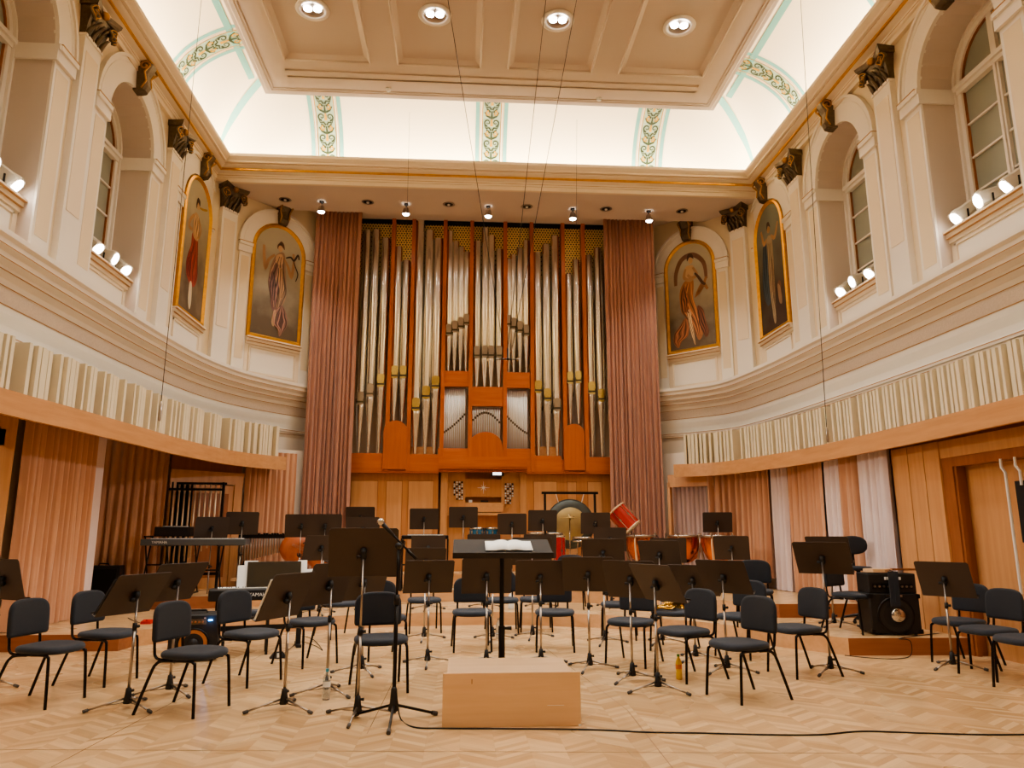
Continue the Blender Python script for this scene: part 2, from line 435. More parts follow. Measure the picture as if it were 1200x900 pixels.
def keystone(Mx, label, group='bronze scroll keystones over the arches'):
    # console scroll in bronze, local: u across, v up, w out
    t=thing('scroll_keystone',label,'keystone',Mx@Vector((0,SPRT+HW+.10,0)),group=None)
    Mi=Matrix.Translation(-Vector(t.location))@Mx
    mb=MB(); mb.M=Mi; z=SPRT+HW+.02; mb.sm=False
    prof=[(.0,.10),(.02,.18),(.10,.22),(.20,.20),(.30,.19),(.40,.24),(.47,.27),(.50,.22)]
    rings=[]
    for v,w in prof:
        hwid=.085+.10*v
        rings.append([(-hwid,z+v-.06,0),(-hwid,z+v-.06,w*.85),(-hwid*.5,z+v-.06,w),(hwid*.5,z+v-.06,w),(hwid,z+v-.06,w*.85),(hwid,z+v-.06,0)])
    mb.loft(rings); mb.build('console',M['bronze'],t)
    for s in (-1,1):
        mb=MB(); mb.M=Mi; mb.sm=True
        pts=[]
        for k in range(22):
            a=k/21*2.3*2*pi*.5; r=.085*(1-k/26)
            pts.append((s*.135,z+.34+r*sin(a),.17+r*cos(a)))
        mb.tube(pts,.016,6)
        mb.tube([(s*.09,z-.02,.13),(s*.10,z+.1,.2),(s*.12,z+.25,.17),pts[0]],.015,6)
        mb.build('gilded_scroll',M['bronze_gold'],t)
    return t

def capital(Mx, w, label):
    t=thing('pilaster_capital',label,'capital',Mx@Vector((0,Z_COR-.5,0)))
    Mi=Matrix.Translation(-Vector(t.location))@Mx
    zb=Z_COR-.55; zt=Z_COR-.02; hw=w/2
    mb=MB(); mb.M=Mi
    mb.loft([[(-hw*(1+e),z,0),(-hw*(1+e),z,d),(hw*(1+e),z,d),(hw*(1+e),z,0)] for z,e,d in ((zb,0,.08),(zb+.15,.02,.10),(zb+.3,.1,.14),(zt-.1,.2,.18))])
    mb.build('basket',M['bronze'],t)
    mb=MB(); mb.M=Mi
    mb.loft([[(-hw*1.35,z,0),(-hw*(1.35+e),z,.24+e*.3),(0,z,.17),(hw*(1.35+e),z,.24+e*.3),(hw*1.35,z,0)] for z,e in ((zt-.1,0),(zt-.05,.12),(zt,.16))])
    mb.build('abacus',M['bronze'],t)
    mb=MB(); mb.M=Mi; mb.sm=True
    for u in (-.8,-.27,.27,.8):        # acanthus leaves
        for zz,h in ((zb,.2),(zb+.13,.2)):
            uu=u*hw*(1 if zz==zb else .75)
            rings=[]
            for k in range(5):
                q=k/4; wd=.062*(1-abs(q-.4)*1.1); out=.10+.03*q+.09*q*q*(1 if q<.99 else .8)
                z_=zz+h*q*(1 if q<.9 else .93)
                rings.append([(uu-wd,z_,out-.02),(uu,z_,out+.012),(uu+wd,z_,out-.02),(uu,z_,out-.03)])
            mb.loft(rings)
    mb.build('acanthus_leaf_band',M['bronze'],t)
    for s in (-1,1):
        mb=MB(); mb.M=Mi; mb.sm=True; mb.mi=0
        pts=[]
        for k in range(34):
            a=-pi/2+k/33*2*pi*1.9; r=.115*(1-k/40)
            pts.append((s*(hw*1.12)+s*r*cos(a)*.9,zt-.21+r*sin(a),.20+.02*sin(k)))
        mb.tube(pts,.021,6)
        mb.sphere((s*hw*1.12,zt-.21,.19),.05,8)
        mb.mi=1
        mb.tube([(x,y,z+.022) for x,y,z in pts],.008,5)
        mb.build('volute',[M['bronze'],M['bronze_gold']],t)
    mb=MB(); mb.M=Mi; mb.sm=True; mb.sphere((0,zt-.07,.2),.065,8); mb.build('rosette',M['bronze_gold'],t)
    return t

def pilaster(Mx, w, name):
    mb=MB(); mb.M=Mx; hw=w/2
    mb.box(-hw,Z_UP,-.05,hw,Z_COR-.5,.09)
    mb.mi=1; mb.box(-hw+.06,Z_UP+.9,.0,hw-.06,Z_COR-.75,.098)
    mb.mi=0; mb.box(-hw-.01,Z_COR-.56,-.05,hw+.01,Z_COR-.52,.11)
    return struct(mb.build(name,[M['plaster_white'],M['plaster']]))

def window_unit(side, y, idx, label_side):
    sg=1; Mx=frameT(side,y); mb=MB(); mb.M=Mx; D=-.56
    hw=HW-.02
    # outer frame
    def ring(mb,r0,r1,w0,w1):
        arch_band(mb,r0,r1,SPRT,w0,w1,18)
        for s in (-1,1):
            a,b=sorted((s*r0,s*r1)); mb.box(a,SILL-.05,w0,b,SPRT,w1)
    root=MB(); root.M=Mx
    ring(root,hw-.09,hw+.03,D-.05,D+.06); root.mi=1; ring(root,hw-.105,hw-.09,D-.03,D+.03); root.mi=0
    ring(root,hw-.02,hw+.03,D+.06,D+.10)
    root.box(-hw,SPRT-.10,D-.03,hw,SPRT+.06,D+.08); root.box(-hw,SPRT-.04,D,hw,SPRT+.02,D+.12)
    root.box(-.05,SILL,D-.02,.05,SPRT+hw-.05,D+.05); root.box(-.02,SILL,D-.02,.02,SPRT,D+.075)
    root.box(-hw,SILL-.05,D-.03,hw,SILL+.06,D+.06)
    o=struct(root.build('window_%d'%idx,[M['plaster_white'],M['beech_dark']]))
    mb=MB(); mb.M=Mx
    for k in range(1,4):
        z=SILL+.06+(SPRT-.1-SILL-.06)*k/4
        for s in (-1,1):
            a,b=sorted((s*.05,s*(hw-.09))); mb.box(a,z-.014,D-.01,b,z+.014,D+.03)
    mb.build('glazing_bar',M['plaster_white'],o)
    mb=MB(); mb.M=Mx
    n=16; vs=[(-hw+.08,SILL,D),(hw-.08,SILL,D)]+[((hw-.08)*cos(pi*i/n),SPRT+(hw-.08)*sin(pi*i/n),D) for i in range(n+1)]
    mb.add(vs,[tuple(range(len(vs)))]); mb.build('pane',M['glass_grey'],o)
    return o
def sill_panel(Mx, hw, name, w=-.16, z=SILL):
    mb=MB(); mb.M=Mx
    mb.box(-hw,Z_UP,-.6,hw,z-.16,w)
    mb.mi=1
    mb.box(-hw,z-.03,-.6,hw,z,w+.10); mb.box(-hw,z-.10,-.6,hw,z-.03,w+.06); mb.box(-hw,z-.16,-.6,hw,z-.10,w+.03)
    mb.mi=2; mb.box(-hw,z-.035,-.3,hw,z-.028,w+.102); mb.box(-hw,z-.103,-.3,hw,z-.097,w+.063)
    mb.mi=3; mb.box(-hw+.14,Z_UP+.12,w-.02,hw-.14,z-.24,w+.006)
    mb.mi=1
    a,b,c,d=-hw+.09,Z_UP+.07,hw-.09,z-.19
    for q in ((a,b,c,b+.03),(a,d-.03,c,d),(a,b,a+.03,d),(c-.03,b,c,d)): mb.box(q[0],q[1],w-.02,q[2],q[3],w+.022)
    return struct(mb.build(name,[M['plaster'],M['plaster'],M['line_brown'],M['plaster_white']]))

def floodlight(Mx, u, aim, label):
    # theatre flood on the sill: housing, yoke, lens
    base=Mx@Vector((u,SILL,-.16)); t=thing('floodlight',label,'floodlight',base)
    f=(Vector(aim)-base-Vector((0,0,.13))).normalized(); r=f.cross(Vector((0,0,1))).normalized(); up=r.cross(f)
    R=Matrix((r,f,up)).transposed().to_4x4(); T=Matrix.Translation((0,0,.15))@R
    mb=MB(); mb.M=T; mb.sm=False
    mb.loft([[(a*hx,y,b*hz) for a,b in ((-1,-.7),(-.7,-1),(.7,-1),(1,-.7),(1,.7),(.7,1),(-.7,1),(-1,.7))] for y,hx,hz in ((-.20,.05,.05),(-.16,.085,.08),(.02,.095,.09),(.10,.11,.105),(.13,.11,.105))])
    mb.build('housing',M['lamp_body'],t)
    mb=MB(); mb.M=T
    mb.lathe([(.001,0),(.075,.0),(.09,-.012)],16,(0,.146,0),Matrix.Rotation(-pi/2,3,'X')); mb.build('lens',M['lamp'],t)
    mb=MB(); mb.tube([(x*1.0,0,z) for x,z in ((-.13,.15),(-.13,.04),(0,.012),(.13,.04),(.13,.15))],.012,6)
    mb.lathe([(.05,0),(.05,.012)],12); mb.M=None
    o=mb.build('yoke',M['black_metal'],t); o.rotation_euler=(0,0,atan2(r.y,r.x))
    ld=bpy.data.lights.new('floodlight_beam','SPOT'); ld.energy=FLOOD_W; ld.spot_size=radians(75); ld.spot_blend=.9; ld.shadow_soft_size=.09; ld.color=(1,.96,.9)
    lo=bpy.data.objects.new('floodlight_beam',ld); COL.objects.link(lo)
    p=base+Vector((0,0,.15))+f*.2; lo.matrix_world=Matrix.Translation(p)@(-f).to_track_quat('Z','Y').to_matrix().to_4x4()
    return t
FLOOD_W=170
AIM=(.4,9.8,.6)
ti=0; wi=0
for side,bays,pb,word in ((-1,BAY_L,PB_L,'left'),(1,BAY_R,PB_R,'right')):
    X=XL if side<0 else XR
    allb=[bays[0]-5.9,bays[0]-2.95]+bays
    for k,y in enumerate(allb):
        Mx=frameT(side,y); wi+=1; window_unit(side,y,wi,word)
        ti+=1; bay_trim(Mx,HW,'trim_%d'%ti,deep=True); ti+=1; sill_panel(Mx,HW,'trim_%d'%ti)
        near='nearer' if k==2 else 'farther'
        if k>=2:
            keystone(Mx,'bronze scroll keystone over the %s arched window on the %s wall'%(near,word))
            for q,u in enumerate((-.46,0,.46) if side>0 else (-.42,.04,.5)):
                pos=['first','second','third'][q] if True else ''
                floodlight(Mx,u,((AIM[0],AIM[1]+.4,AIM[2]) if q!=1 else (-side*5.2,12.6 if k==3 else 11.2,1.4)),'white theatre floodlight on the %s %s window sill, %s from the near end'%(near,word,pos))
    pys=[allb[0]-1.5]+[(a+b)/2+ (.0) for a,b in zip(allb,allb[1:])]+[bays[1]+1.48+ (.1 if side<0 else .04)]
    for k,y in enumerate(pys):
        Mx=frameT(side,y); ti+=1; pilaster(Mx,.44,'trim_%d'%ti)
        if k>=3: capital(Mx,.44,'dark bronze leaf and volute capital on the %s wall pilaster %s'%(word,'between the two windows' if k==3 else 'between farther window and painting'))
    # blind arch with the painting
    cv=UP_L if side<0 else UP_R
    Mx=frameT(side,pb); ti+=1; bay_trim(Mx,HW-.02,'trim_%d'%ti); ti+=1; sill_panel(Mx,HW-.02,'trim_%d'%ti,w=.02,z=5.44)
    keystone(Mx,'bronze scroll keystone over the %s side wall painting'%word)
    MS={}; 
    if side<0: PAINT_SL=Mx
    else: PAINT_SR=Mx
    # pilaster on the bend
    a,b=(cv[1],cv[3]); Mx=frame_pts(a,b); ti+=1; pilaster(Mx,.40,'trim_%d'%ti)
    capital(Mx,.40,'dark bronze leaf and volute capital at the %s corner under the cornice'%word)
    # diagonal bay
    a,b=(cv[3],cv[5]); a2=(a[0]+(b[0]-a[0])*.06,a[1]+(b[1]-a[1])*.06)
    Mx=frame_pts(a2,b); ti+=1; bay_trim(Mx,.66,'trim_%d'%ti,outer=.32); ti+=1; sill_panel(Mx,.66,'trim_%d'%ti,w=.03,z=5.52)
    kk=keystone(Mx,'bronze scroll keystone over the painting beside the %s organ curtain'%word)
    kk.location.z-=.10
    if side<0: PAINT_DL=Mx
    else: PAINT_DR=Mx

# ---- entablature and cove (U-shaped)
UPATH=[(XL,YNEAR),(XL,YB),(XR,YB),(XR,YNEAR)]
mb=MB()
prof=[(0,8.60),(.07,8.60),(.07,8.68),(.10,8.69),(.10,8.77),(.16,8.785),(.20,8.80)]
mb.sweep(prof,UPATH); mb.mi=1; mb.sweep([(.195,8.795),(.225,8.80),(.225,8.83),(.195,8.835)],UPATH); mb.mi=0
mb.sweep([(.20,8.83),(.28,8.86),(.31,8.88),(.31,8.92),(.36,8.94),(.40,8.97),(.43,9.0),(.43,9.06),(.36,9.06),(.36,8.9),(.0,8.9)],UPATH)
ti+=1; struct(mb.build('trim_%d'%ti,[M['plaster'],M['gold']]))
mb=MB(); mb.mi=0
mb.sweep([(.101,8.725),(.103,8.733)],UPATH)
mb.sweep([(.311,8.895),(.313,8.903)],UPATH); ti+=1; struct(mb.build('trim_%d'%ti,M['line_brown']))
# soffit over the stage opening and the higher alcove ceiling
mb=MB(); mb.box(XL-.2,YB,8.60,XR+.2,15.8,8.9)
mb.box(XL-.2,15.8,8.84,XR+.2,17.6,9.2); struct(mb.build('ceiling_alcove',M['reveal'])).name='ceiling'
CP=1.75; CH=1.38; CZ0=8.98
def cove_pt(t): a=t*pi/2; return (CP*(1-cos(a)), CZ0+CH*sin(a))
mb=MB(); mb.sm=True
cp=[cove_pt(i/20) for i in range(21)]
segs=[]
for a,b in zip(UPATH,UPATH[1:]):
    pass
mb.sweep(cp,UPATH); struct(mb.build('ceiling_cove',M['cove_white'])).name='ceiling'
def cove_map(edge, s, t, off=.012):
    # edge: 0 left wall, 1 back, 2 right wall; s coordinate along the wall; t in 0..1 up the cove
    p,z=cove_pt(t); a=t*pi/2; n=Vector((CH*cos(a),-CP*sin(a)));
    nn=Vector((cos(a)/CP,-sin(a)/CH)).normalized()
    p+=nn.x*off; z+=nn.y*off
    if edge==0: return (XL+p,s,z)
    if edge==1: return (s,YB-p,z)
    return (XR-p,s,z)
def cove_strip(mb, edge, s0, s1, off=.008, t0=.02, t1=.97, n=18):
    for i in range(n):
        a=t0+(t1-t0)*i/n; b=t0+(t1-t0)*(i+1)/n
        mb.add([cove_map(edge,s0,a,off),cove_map(edge,s1,a,off),cove_map(edge,s1,b,off),cove_map(edge,s0,b,off)],[(0,1,2,3)])
def ribbon(mb, edge, c, pts, w, off):
    # flat painted ribbon following (u, t) points
    L=[]
    for i,(u,t) in enumerate(pts):
        a=pts[max(i-1,0)]; b=pts[min(i+1,len(pts)-1)]
        du,dt=b[0]-a[0],(b[1]-a[1])*2.4; l=hypot(du,dt) or 1
        ww=w*(1-.75*i/len(pts)); nx,nt=-dt/l*ww,du/l*ww/2.4
        L.append((cove_map(edge,c+u+nx,t+nt,off),cove_map(edge,c+u-nx,t-nt,off)))
    vs=[p for q in L for p in q]; mb.add(vs,[(2*i,2*i+1,2*i+3,2*i+2) for i in range(len(L)-1)])
bands=[(1,-2.95),(1,.5),(1,3.9)]+[(0,y) for y in (12.1,9.2,6.2,3.2,.2)]+[(2,y) for y in (12.25,9.3,6.3,3.3,.3)]
def spiral(cu,ct,r,turns,a0,dirn,n=22):
    return [(cu+r*(1-k/n*.85)*cos(a0+dirn*turns*2*pi*k/n), ct+r*(1-k/n*.85)*sin(a0+dirn*turns*2*pi*k/n)/2.4) for k in range(n+1)]
for k,(e,s) in enumerate(bands):
    mb=MB(); mb.sm=True
    mb.mi=0; cove_strip(mb,e,s-.335,s-.255); cove_strip(mb,e,s+.255,s+.335)
    mb.mi=1; cove_strip(mb,e,s-.19,s+.19,.010)
    mb.mi=2; cove_strip(mb,e,s-.20,s-.185,.014); cove_strip(mb,e,s+.185,s+.20,.014); cove_strip(mb,e,s-.245,s-.238,.012); cove_strip(mb,e,s+.238,s+.245,.012)
    if not (e==1 or s>8): n_orn=0
    else:
        for j,t0 in enumerate((.12,.30,.48,.66,.84)):
            for sd in (-1,1):
                mb.mi=3
                ribbon(mb,e,s,spiral(sd*.085,t0,.075,1.3,(-pi/2),sd),.018,.018)
                ribbon(mb,e,s,[(sd*.01,t0-.07),(sd*.05,t0-.045),(sd*.12,t0-.05),(sd*.15,t0-.02)],.02,.019)
                mb.mi=4
                ribbon(mb,e,s,spiral(sd*.07,t0+.08,.055,1.1,(pi/2),-sd),.015,.02)
                mb.mi=3
                ribbon(mb,e,s,[(sd*.02,t0+.04),(sd*.10,t0+.055),(sd*.15,t0+.09)],.022,.0185)
                ribbon(mb,e,s,[(sd*.03,t0+.09),(sd*.11,t0+.12)],.02,.0185)
            mb.mi=4; ribbon(mb,e,s,[(0,t0-.03),(0,t0),(0,t0+.03)],.03,.021)
            mb.mi=3; ribbon(mb,e,s,[(0,t0+.03),(0,t0+.1)],.022,.020)
    ti+=1; struct(mb.build('trim_%d'%ti,[M['teal'],M['pale_green'],M['gold'],M['leaf_green'],M['leaf_gold']]))
mb=MB(); mb.sm=True
for sx,sg in ((XL,1),(XR,-1)):      # diagonal corner ribs and the line along the slab
    n=18
    for i in range(n):
        q=[]
        for tt,dd in ((.02+.9*i/n,-.05),(.02+.9*i/n,.05),(.02+.9*(i+1)/n,.05),(.02+.9*(i+1)/n,-.05)):
            p,z=cove_pt(tt); a=tt*pi/2; q.append((sx+sg*(p+dd+.012),YB-p+dd-.012,z-.02-.03*tt))
        mb.add(q,[(0,1,2,3)])
for e,a,b in ((0,YNEAR,13.3),(2,YNEAR,13.3)):
    for t0,t1 in ((.70,.745),):
        for i in range(1): mb.add([cove_map(e,a,t0),cove_map(e,b,t0),cove_map(e,b,t1),cove_map(e,a,t1)],[(0,1,2,3)])
ti+=1; struct(mb.build('trim_%d'%ti,M['teal']))

# ---- ceiling slab with recessed panels
SX0,SX1,SY1,SZ=-3.95,4.97,13.2,9.86
mb=MB()
px=[(-3.33,-1.80),(-1.29,.22),(.73,2.28),(2.80,4.40)]
rows=[(9.45,12.12),(6.2,8.9),(2.95,5.65),(-.3,2.4)]
slots=[(12.38,12.46),(12.60,12.68)]
Xs=sorted({SX0,SX1}|{v for p in px for v in p}|{-3.4,4.42}); Ys=sorted({YNEAR,SY1}|{v for p in rows for v in p}|{v for p in slots for v in p})
for x0,x1 in zip(Xs,Xs[1:]):
    for y0,y1 in zip(Ys,Ys[1:]):
        pan=any(abs(a-x0)<1e-6 for a,b in px) and any(abs(a-y0)<1e-6 for a,b in rows)
        slot=any(abs(a-y0)<1e-6 for a,b in slots) and x0>-3.41 and x1<4.43
        if pan or slot:
            i=.10 if pan else .025; d=.06 if pan else .03
            if slot:
                mb.mi=1; mb.add([(x0,y0,SZ),(x1,y0,SZ),(x1,y0+i,SZ+d),(x0,y0+i,SZ+d)],[(0,1,2,3)]); mb.add([(x0,y0+i,SZ+d),(x1,y0+i,SZ+d),(x1,y1,SZ+d),(x0,y1,SZ+d)],[(0,1,2,3)]); mb.add([(x0,y1,SZ),(x1,y1,SZ),(x1,y1,SZ+d),(x0,y1,SZ+d)],[(0,1,2,3)]); mb.mi=0
            else:
                o=[(x0,y0,SZ),(x1,y0,SZ),(x1,y1,SZ),(x0,y1,SZ)]; q=[(x0+i,y0+i,SZ+d),(x1-i,y0+i,SZ+d),(x1-i,y1-i,SZ+d),(x0+i,y1-i,SZ+d)]
                mb.mi=0; mb.add(o+q,[(0,1,5,4),(1,2,6,5),(2,3,7,6),(3,0,4,7)]); mb.add(q,[(0,1,2,3)])
                for a,b in ((0,1),(1,2),(2,3),(3,0)):      # bead round the recess
                    mb.sm=True; mb.tube([Vector(o[a])+Vector((0,0,-.004)),Vector(o[b])+Vector((0,0,-.004))],.022,6); mb.sm=False
        else: mb.add([(x0,y0,SZ),(x1,y0,SZ),(x1,y1,SZ),(x0,y1,SZ)],[(0,1,2,3)])
rim=[(SX0,YNEAR),(SX0,SY1),(SX1,SY1),(SX1,YNEAR)]
mb.sweep([(.55,SZ-.001),(.20,SZ-.004),(.20,SZ-.02),(.16,SZ-.022),(.155,SZ-.035),(.08,SZ-.037),(.06,SZ-.02),(0,SZ-.02),(0,SZ+.10),(-.05,SZ+.14),(-.05,SZ+.22),(.4,SZ+.24)],rim)
mb.box(SX0+.3,YNEAR,SZ+.24,SX1-.3,SY1-.3,SZ+.3)
struct(mb.build('ceiling_slab',M['slab'])).name='ceiling'
mb=MB(); mb.box(XL-.8,YNEAR,10.5,XR+.8,17.6,10.6); struct(mb.build('ceiling_void',M['cove_white'])).name='ceiling'

# ceiling lamps: twin downlights in round chrome reflectors
def twin_downlight(x,y,label,vis=True):
    t=thing('ceiling_downlight',label,'ceiling light',(x,y,SZ+.06))
    mb=MB(); mb.sm=True; mb.lathe([(.19,.0),(.27,-.005),(.28,-.025),(.20,-.03),(.185,.0)],28); mb.build('rim',M['plaster_white'],t)
    mb=MB(); mb.sm=True; mb.lathe([(.19,-.02),(.17,-.005),(.10,-.002),(.001,-.002)],28,caps=False); mb.build('reflector',M['steel'],t)
    for s in (-1,1):
        mb=MB(); mb.sm=True; mb.sphere((s*.078,0,-.012),.07,14,(1,1,.35)); mb.build('lamp_bulb',M['lamp'],t)
    return t
names=['outermost left','second from the left','second from the right','outermost right']
for r,(y0,y1) in enumerate(rows):
    for k,(x0,x1) in enumerate(px):
        xx=[-2.58,-.57,1.49,3.57][k]; yy=10.83 if r==0 else (y0+y1)/2
        if r==0: twin_downlight(xx,yy,'round twin lamp ceiling light, %s of the row of four'%names[k])
        ld=bpy.data.lights.new('downlight_beam','SPOT'); ld.energy=CEIL_W if r<3 else CEIL_W; ld.spot_size=radians(120); ld.spot_blend=.7; ld.shadow_soft_size=.16; ld.color=(1,.96,.90)
        lo=bpy.data.objects.new('downlight_beam',ld); COL.objects.link(lo); lo.location=(xx,yy,SZ-.06)
for k,(x,y) in enumerate(((-1.54,12.9),(2.58,12.95))):
    mb=MB(); mb.sm=True; mb.lathe([(.05,0),(.055,-.02),(.04,-.05),(.001,-.055)],14); o=mb.build('smoke_detector',M['white_paint'],loc=(x,y,SZ))
    tag(o,'small white smoke detector on the ceiling slab edge, %s one'%('left' if k==0 else 'right'),'smoke detector')

# cove lights in the cornice trough
def area(name,loc,size,sy,energy,rot,col=(1,.90,.74)):
    ld=bpy.data.lights.new(name,'AREA'); ld.shape='RECTANGLE'; ld.size=size; ld.size_y=sy; ld.energy=energy; ld.color=col
    lo=bpy.data.objects.new(name,ld); COL.objects.link(lo); lo.location=loc; lo.rotation_euler=rot; return lo
LEN=YB-YNEAR
area('cove_strip_light',(XL+.22,(YB+YNEAR)/2,8.96),LEN,.12,COVE_W*LEN,(pi,0,pi/2))
area('cove_strip_light',(XR-.22,(YB+YNEAR)/2,8.96),LEN,.12,COVE_W*LEN,(pi,0,pi/2))
area('cove_strip_light',(XC,YB-.22,8.96),XR-XL-.6,.12,COVE_W*(XR-XL),(pi,0,0))

# soffit lights: five lit spots on stems, six dark recessed ones
for k,x in enumerate((-3.19,-1.34,.48,2.38,4.12)):
    y=15.30; t=thing('soffit_spotlight','small lit silver spotlight under the stage soffit, number %s from the left'%['one','two','three','four','five'][k],'spotlight',(x,y,8.60))
    mb=MB(); mb.sm=True; mb.cyl((0,0,0),(0,0,-.03),.05); mb.cyl((0,0,-.03),(0,0,-.10),.012); mb.build('stem',M['black_metal'],t)
    mb=MB(); mb.sm=True; mb.lathe([(.045,0),(.06,-.03),(.085,-.14),(.095,-.16),(.085,-.16),(.07,-.1)],18,(0,-.0,-.09),caps=False); mb.build('housing',M['steel'],t)
    mb=MB(); mb.sm=True; mb.sphere((0,0,-.235),.075,14,(1,1,.6)); mb.build('lamp_bulb',M['lamp'],t)
    ld=bpy.data.lights.new('soffit_beam','SPOT'); ld.energy=SOFF_W; ld.spot_size=radians(100); ld.spot_blend=.8; ld.shadow_soft_size=.07; ld.color=(1,.94,.85)
    lo=bpy.data.objects.new('soffit_beam',ld); COL.objects.link(lo); lo.location=(x,y,8.26); lo.rotation_euler=(radians(-14),0,0)
for k,x in enumerate((-3.97,-2.18,-.4,1.34,3.13,4.87)):
    t=thing('recessed_downlight','unlit round recessed downlight in the soffit, number %s from the left'%['one','two','three','four','five','six'][k],'downlight',(x,15.25,8.60))
    mb=MB(); mb.sm=True; mb.lathe([(.13,.0),(.135,-.012),(.10,-.014),(.095,0)],20); mb.build('rim',M['steel'],t)
    mb=MB(); mb.sm=True; mb.lathe([(.095,-.006),(.001,-.006)],18,caps=False); mb.build('dark_lens',M['black'],t)
    mb=MB(); mb.cyl((0,0,-.006),(0,0,-.03),.03); mb.build('lamp_bulb',M['white_paint'],t)

# ---- gallery ledge, plaster frieze and lower plaster wall
LL=smooth_path([(-4.95,YNEAR),(-4.94,4),(-4.93,7.6),(-4.93,8.7),(-4.93,9.95),(-4.91,11.5),(-4.81,13.13),(-4.58,14.36),(-4.17,15.31),(-3.56,16.18),(-3.3,16.5)],5)
LR=smooth_path([(3.9,16.7),(4.5,16.24),(5.1,15.72),(5.56,15.02),(5.78,13.31),(5.86,11.43),(5.9,9.5),(5.9,8.1),(5.9,6.7),(5.9,3),(5.9,YNEAR)],5)
LP=[(-.34,Z_UP+.02),(0,Z_UP),(0,4.60),(-.04,4.57),(-.04,4.50),(-.10,4.46),(-.10,4.39),(-.18,4.35),(-.18,4.30),(-.26,4.25),(-.28,4.17)]
for pth in (LL,LR):
    mb=MB(); mb.sweep([(-.9,Z_UP+.02),(-.34,Z_UP+.02)]+LP[1:],pth)
    mb.mi=1; mb.sweep([(-.28,4.17),(-.30,3.98)],pth); 
    mb.mi=4; mb.sweep([(-.30,3.98),(-.31,3.9)],pth)
    mb.mi=4; mb.sweep([(-.31,3.9),(-.325,3.85),(-.35,3.78),(-.37,3.70),(-.37,3.66)],pth)
    mb.mi=0; mb.sweep([(-.37,3.66),(-.31,3.655),(-.31,3.62),(-.335,3.61),(-.335,3.57),(-.36,3.56),(-.38,3.50),(-.38,2.96 if pth is LL else 2.83)],pth)
    mb.mi=2
    for d,z in ((-.038,4.505),(-.098,4.395),(-.176,4.305),(-.276,4.18),(-.296,3.985),(-.306,3.657),(-.33,3.575)): mb.sweep([(d+.003,z-.006),(d+.003,z+.006)],pth)
    struct(mb.build('wall_left' if pth is LL else 'wall_right',[M['plaster_white'],M['band_grey'],M['line_brown'],M['plaster_white'],M['band_white']]))
# ---- timber beam
BL=smooth_path([(-5.1,YNEAR),(-5.03,5),(-4.94,8.1),(-4.86,9.1),(-4.79,10.1),(-4.73,11.2),(-4.68,12.3),(-4.45,13.89),(-4.1,14.75),(-3.63,15.35)],6)
BR=smooth_path([(4.37,15.08),(4.83,14.81),(5.2,14.34),(5.55,13.1),(5.75,11.9),(5.81,9.5),(5.78,8.05),(5.74,7.0),(5.74,4),(5.74,YNEAR)],6)
ZBL=(2.70,2.97); ZBR=(2.58,2.84)
for pth,(z0,z1),w in ((BL,ZBL,'left'),(BR,ZBR,'right')):
    mb=MB(); mb.sweep([(-.06,z0),(0,z0),(0,z1),(-.55,z1),(-.55,z1-.05),(-.06,z1-.05),(-.06,z0)],pth)
    # end cap
    e=0 if pth is BR else -1
    o=mb.build('curtain_beam',M['beech']); tag(o,'curved beech pelmet beam running along the %s wall'%w,'beam')
LBL=arc_param(BL); LBR=arc_param(BR)
# ---- acoustic slat boxes standing on the beam
def slat_box(path, L, s0, s1, z0, h, label, groups):
    n=max(4,int((s1-s0)/.072)); pts=[along(path,L,s0+(s1-s0)*i/n) for i in range(n+1)]
    c,_=along(path,L,(s0+s1)/2); t=thing('acoustic_panel',label,'acoustic panel',(c.x,c.y,z0))
    mb=MB(); bk=MB()
    for i in range(n):
        (a,d),(b,_)=pts[i],pts[i+1]; nr=Vector((d.y,-d.x))
        dep=.30 if i%9==6 else [.02,.12,.03,.16,.05,.10,.02][(i*3)%7]
        wd=(b-a).length; g=.20+.10*((i*7)%3==0)+(.12 if i%groups==0 else 0)
        p=a+(b-a)*(g*.5); q=b-(b-a)*(g*.5); dd=-.06-dep*.35
        A=p+nr*dd; B=q+nr*dd; Cc=q+nr*-.32; D=p+nr*-.32
        hh=h
        mb.poly([(A.x-c.x,A.y-c.y),(B.x-c.x,B.y-c.y),(Cc.x-c.x,Cc.y-c.y),(D.x-c.x,D.y-c.y)],.005,hh)
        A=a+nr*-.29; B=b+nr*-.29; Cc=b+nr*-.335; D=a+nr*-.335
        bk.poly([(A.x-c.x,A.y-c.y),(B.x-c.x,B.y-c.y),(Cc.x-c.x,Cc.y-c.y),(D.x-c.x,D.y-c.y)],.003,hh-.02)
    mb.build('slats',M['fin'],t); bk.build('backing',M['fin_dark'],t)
    return t
ORD=['first','second','third','fourth','fifth','sixth','seventh','eighth','ninth','tenth','eleventh','twelfth']
lu=[(-8,27),(36,73),(74.5,99),(100.5,121),(126,152),(161,184),(188,212),(213.5,228),(229.5,247),(248.5,267),(272,298),(299,328)]
for k,(a,b) in enumerate(lu):
    sa=s_at_px(BL,LBL,a,3.2); sb=s_at_px(BL,LBL,b,3.2)
    if a<0: sa=sb-2.2
    slat_box(BL,LBL,min(sa,sb),max(sa,sb),2.972,.62,'%s cream slatted acoustic panel from the near end of the left beam'%ORD[k],4)
ru=[(1200,1168),(1166,1128),(1125,1085),(1081,1042),(1040,1000),(995,970),(962,936),(932,900),(898,864),(857,828),(826,799)]
for k,(a,b) in enumerate(ru):
    sa=s_at_px(BR,LBR,a,3.1); sb=s_at_px(BR,LBR,b,3.1)
    if k==0: sa=max(sa,sb)+1.9
    slat_box(BR,LBR,min(sa,sb),max(sa,sb),2.842,.62,'%s cream slatted acoustic panel from the near end of the right beam'%ORD[k],4)

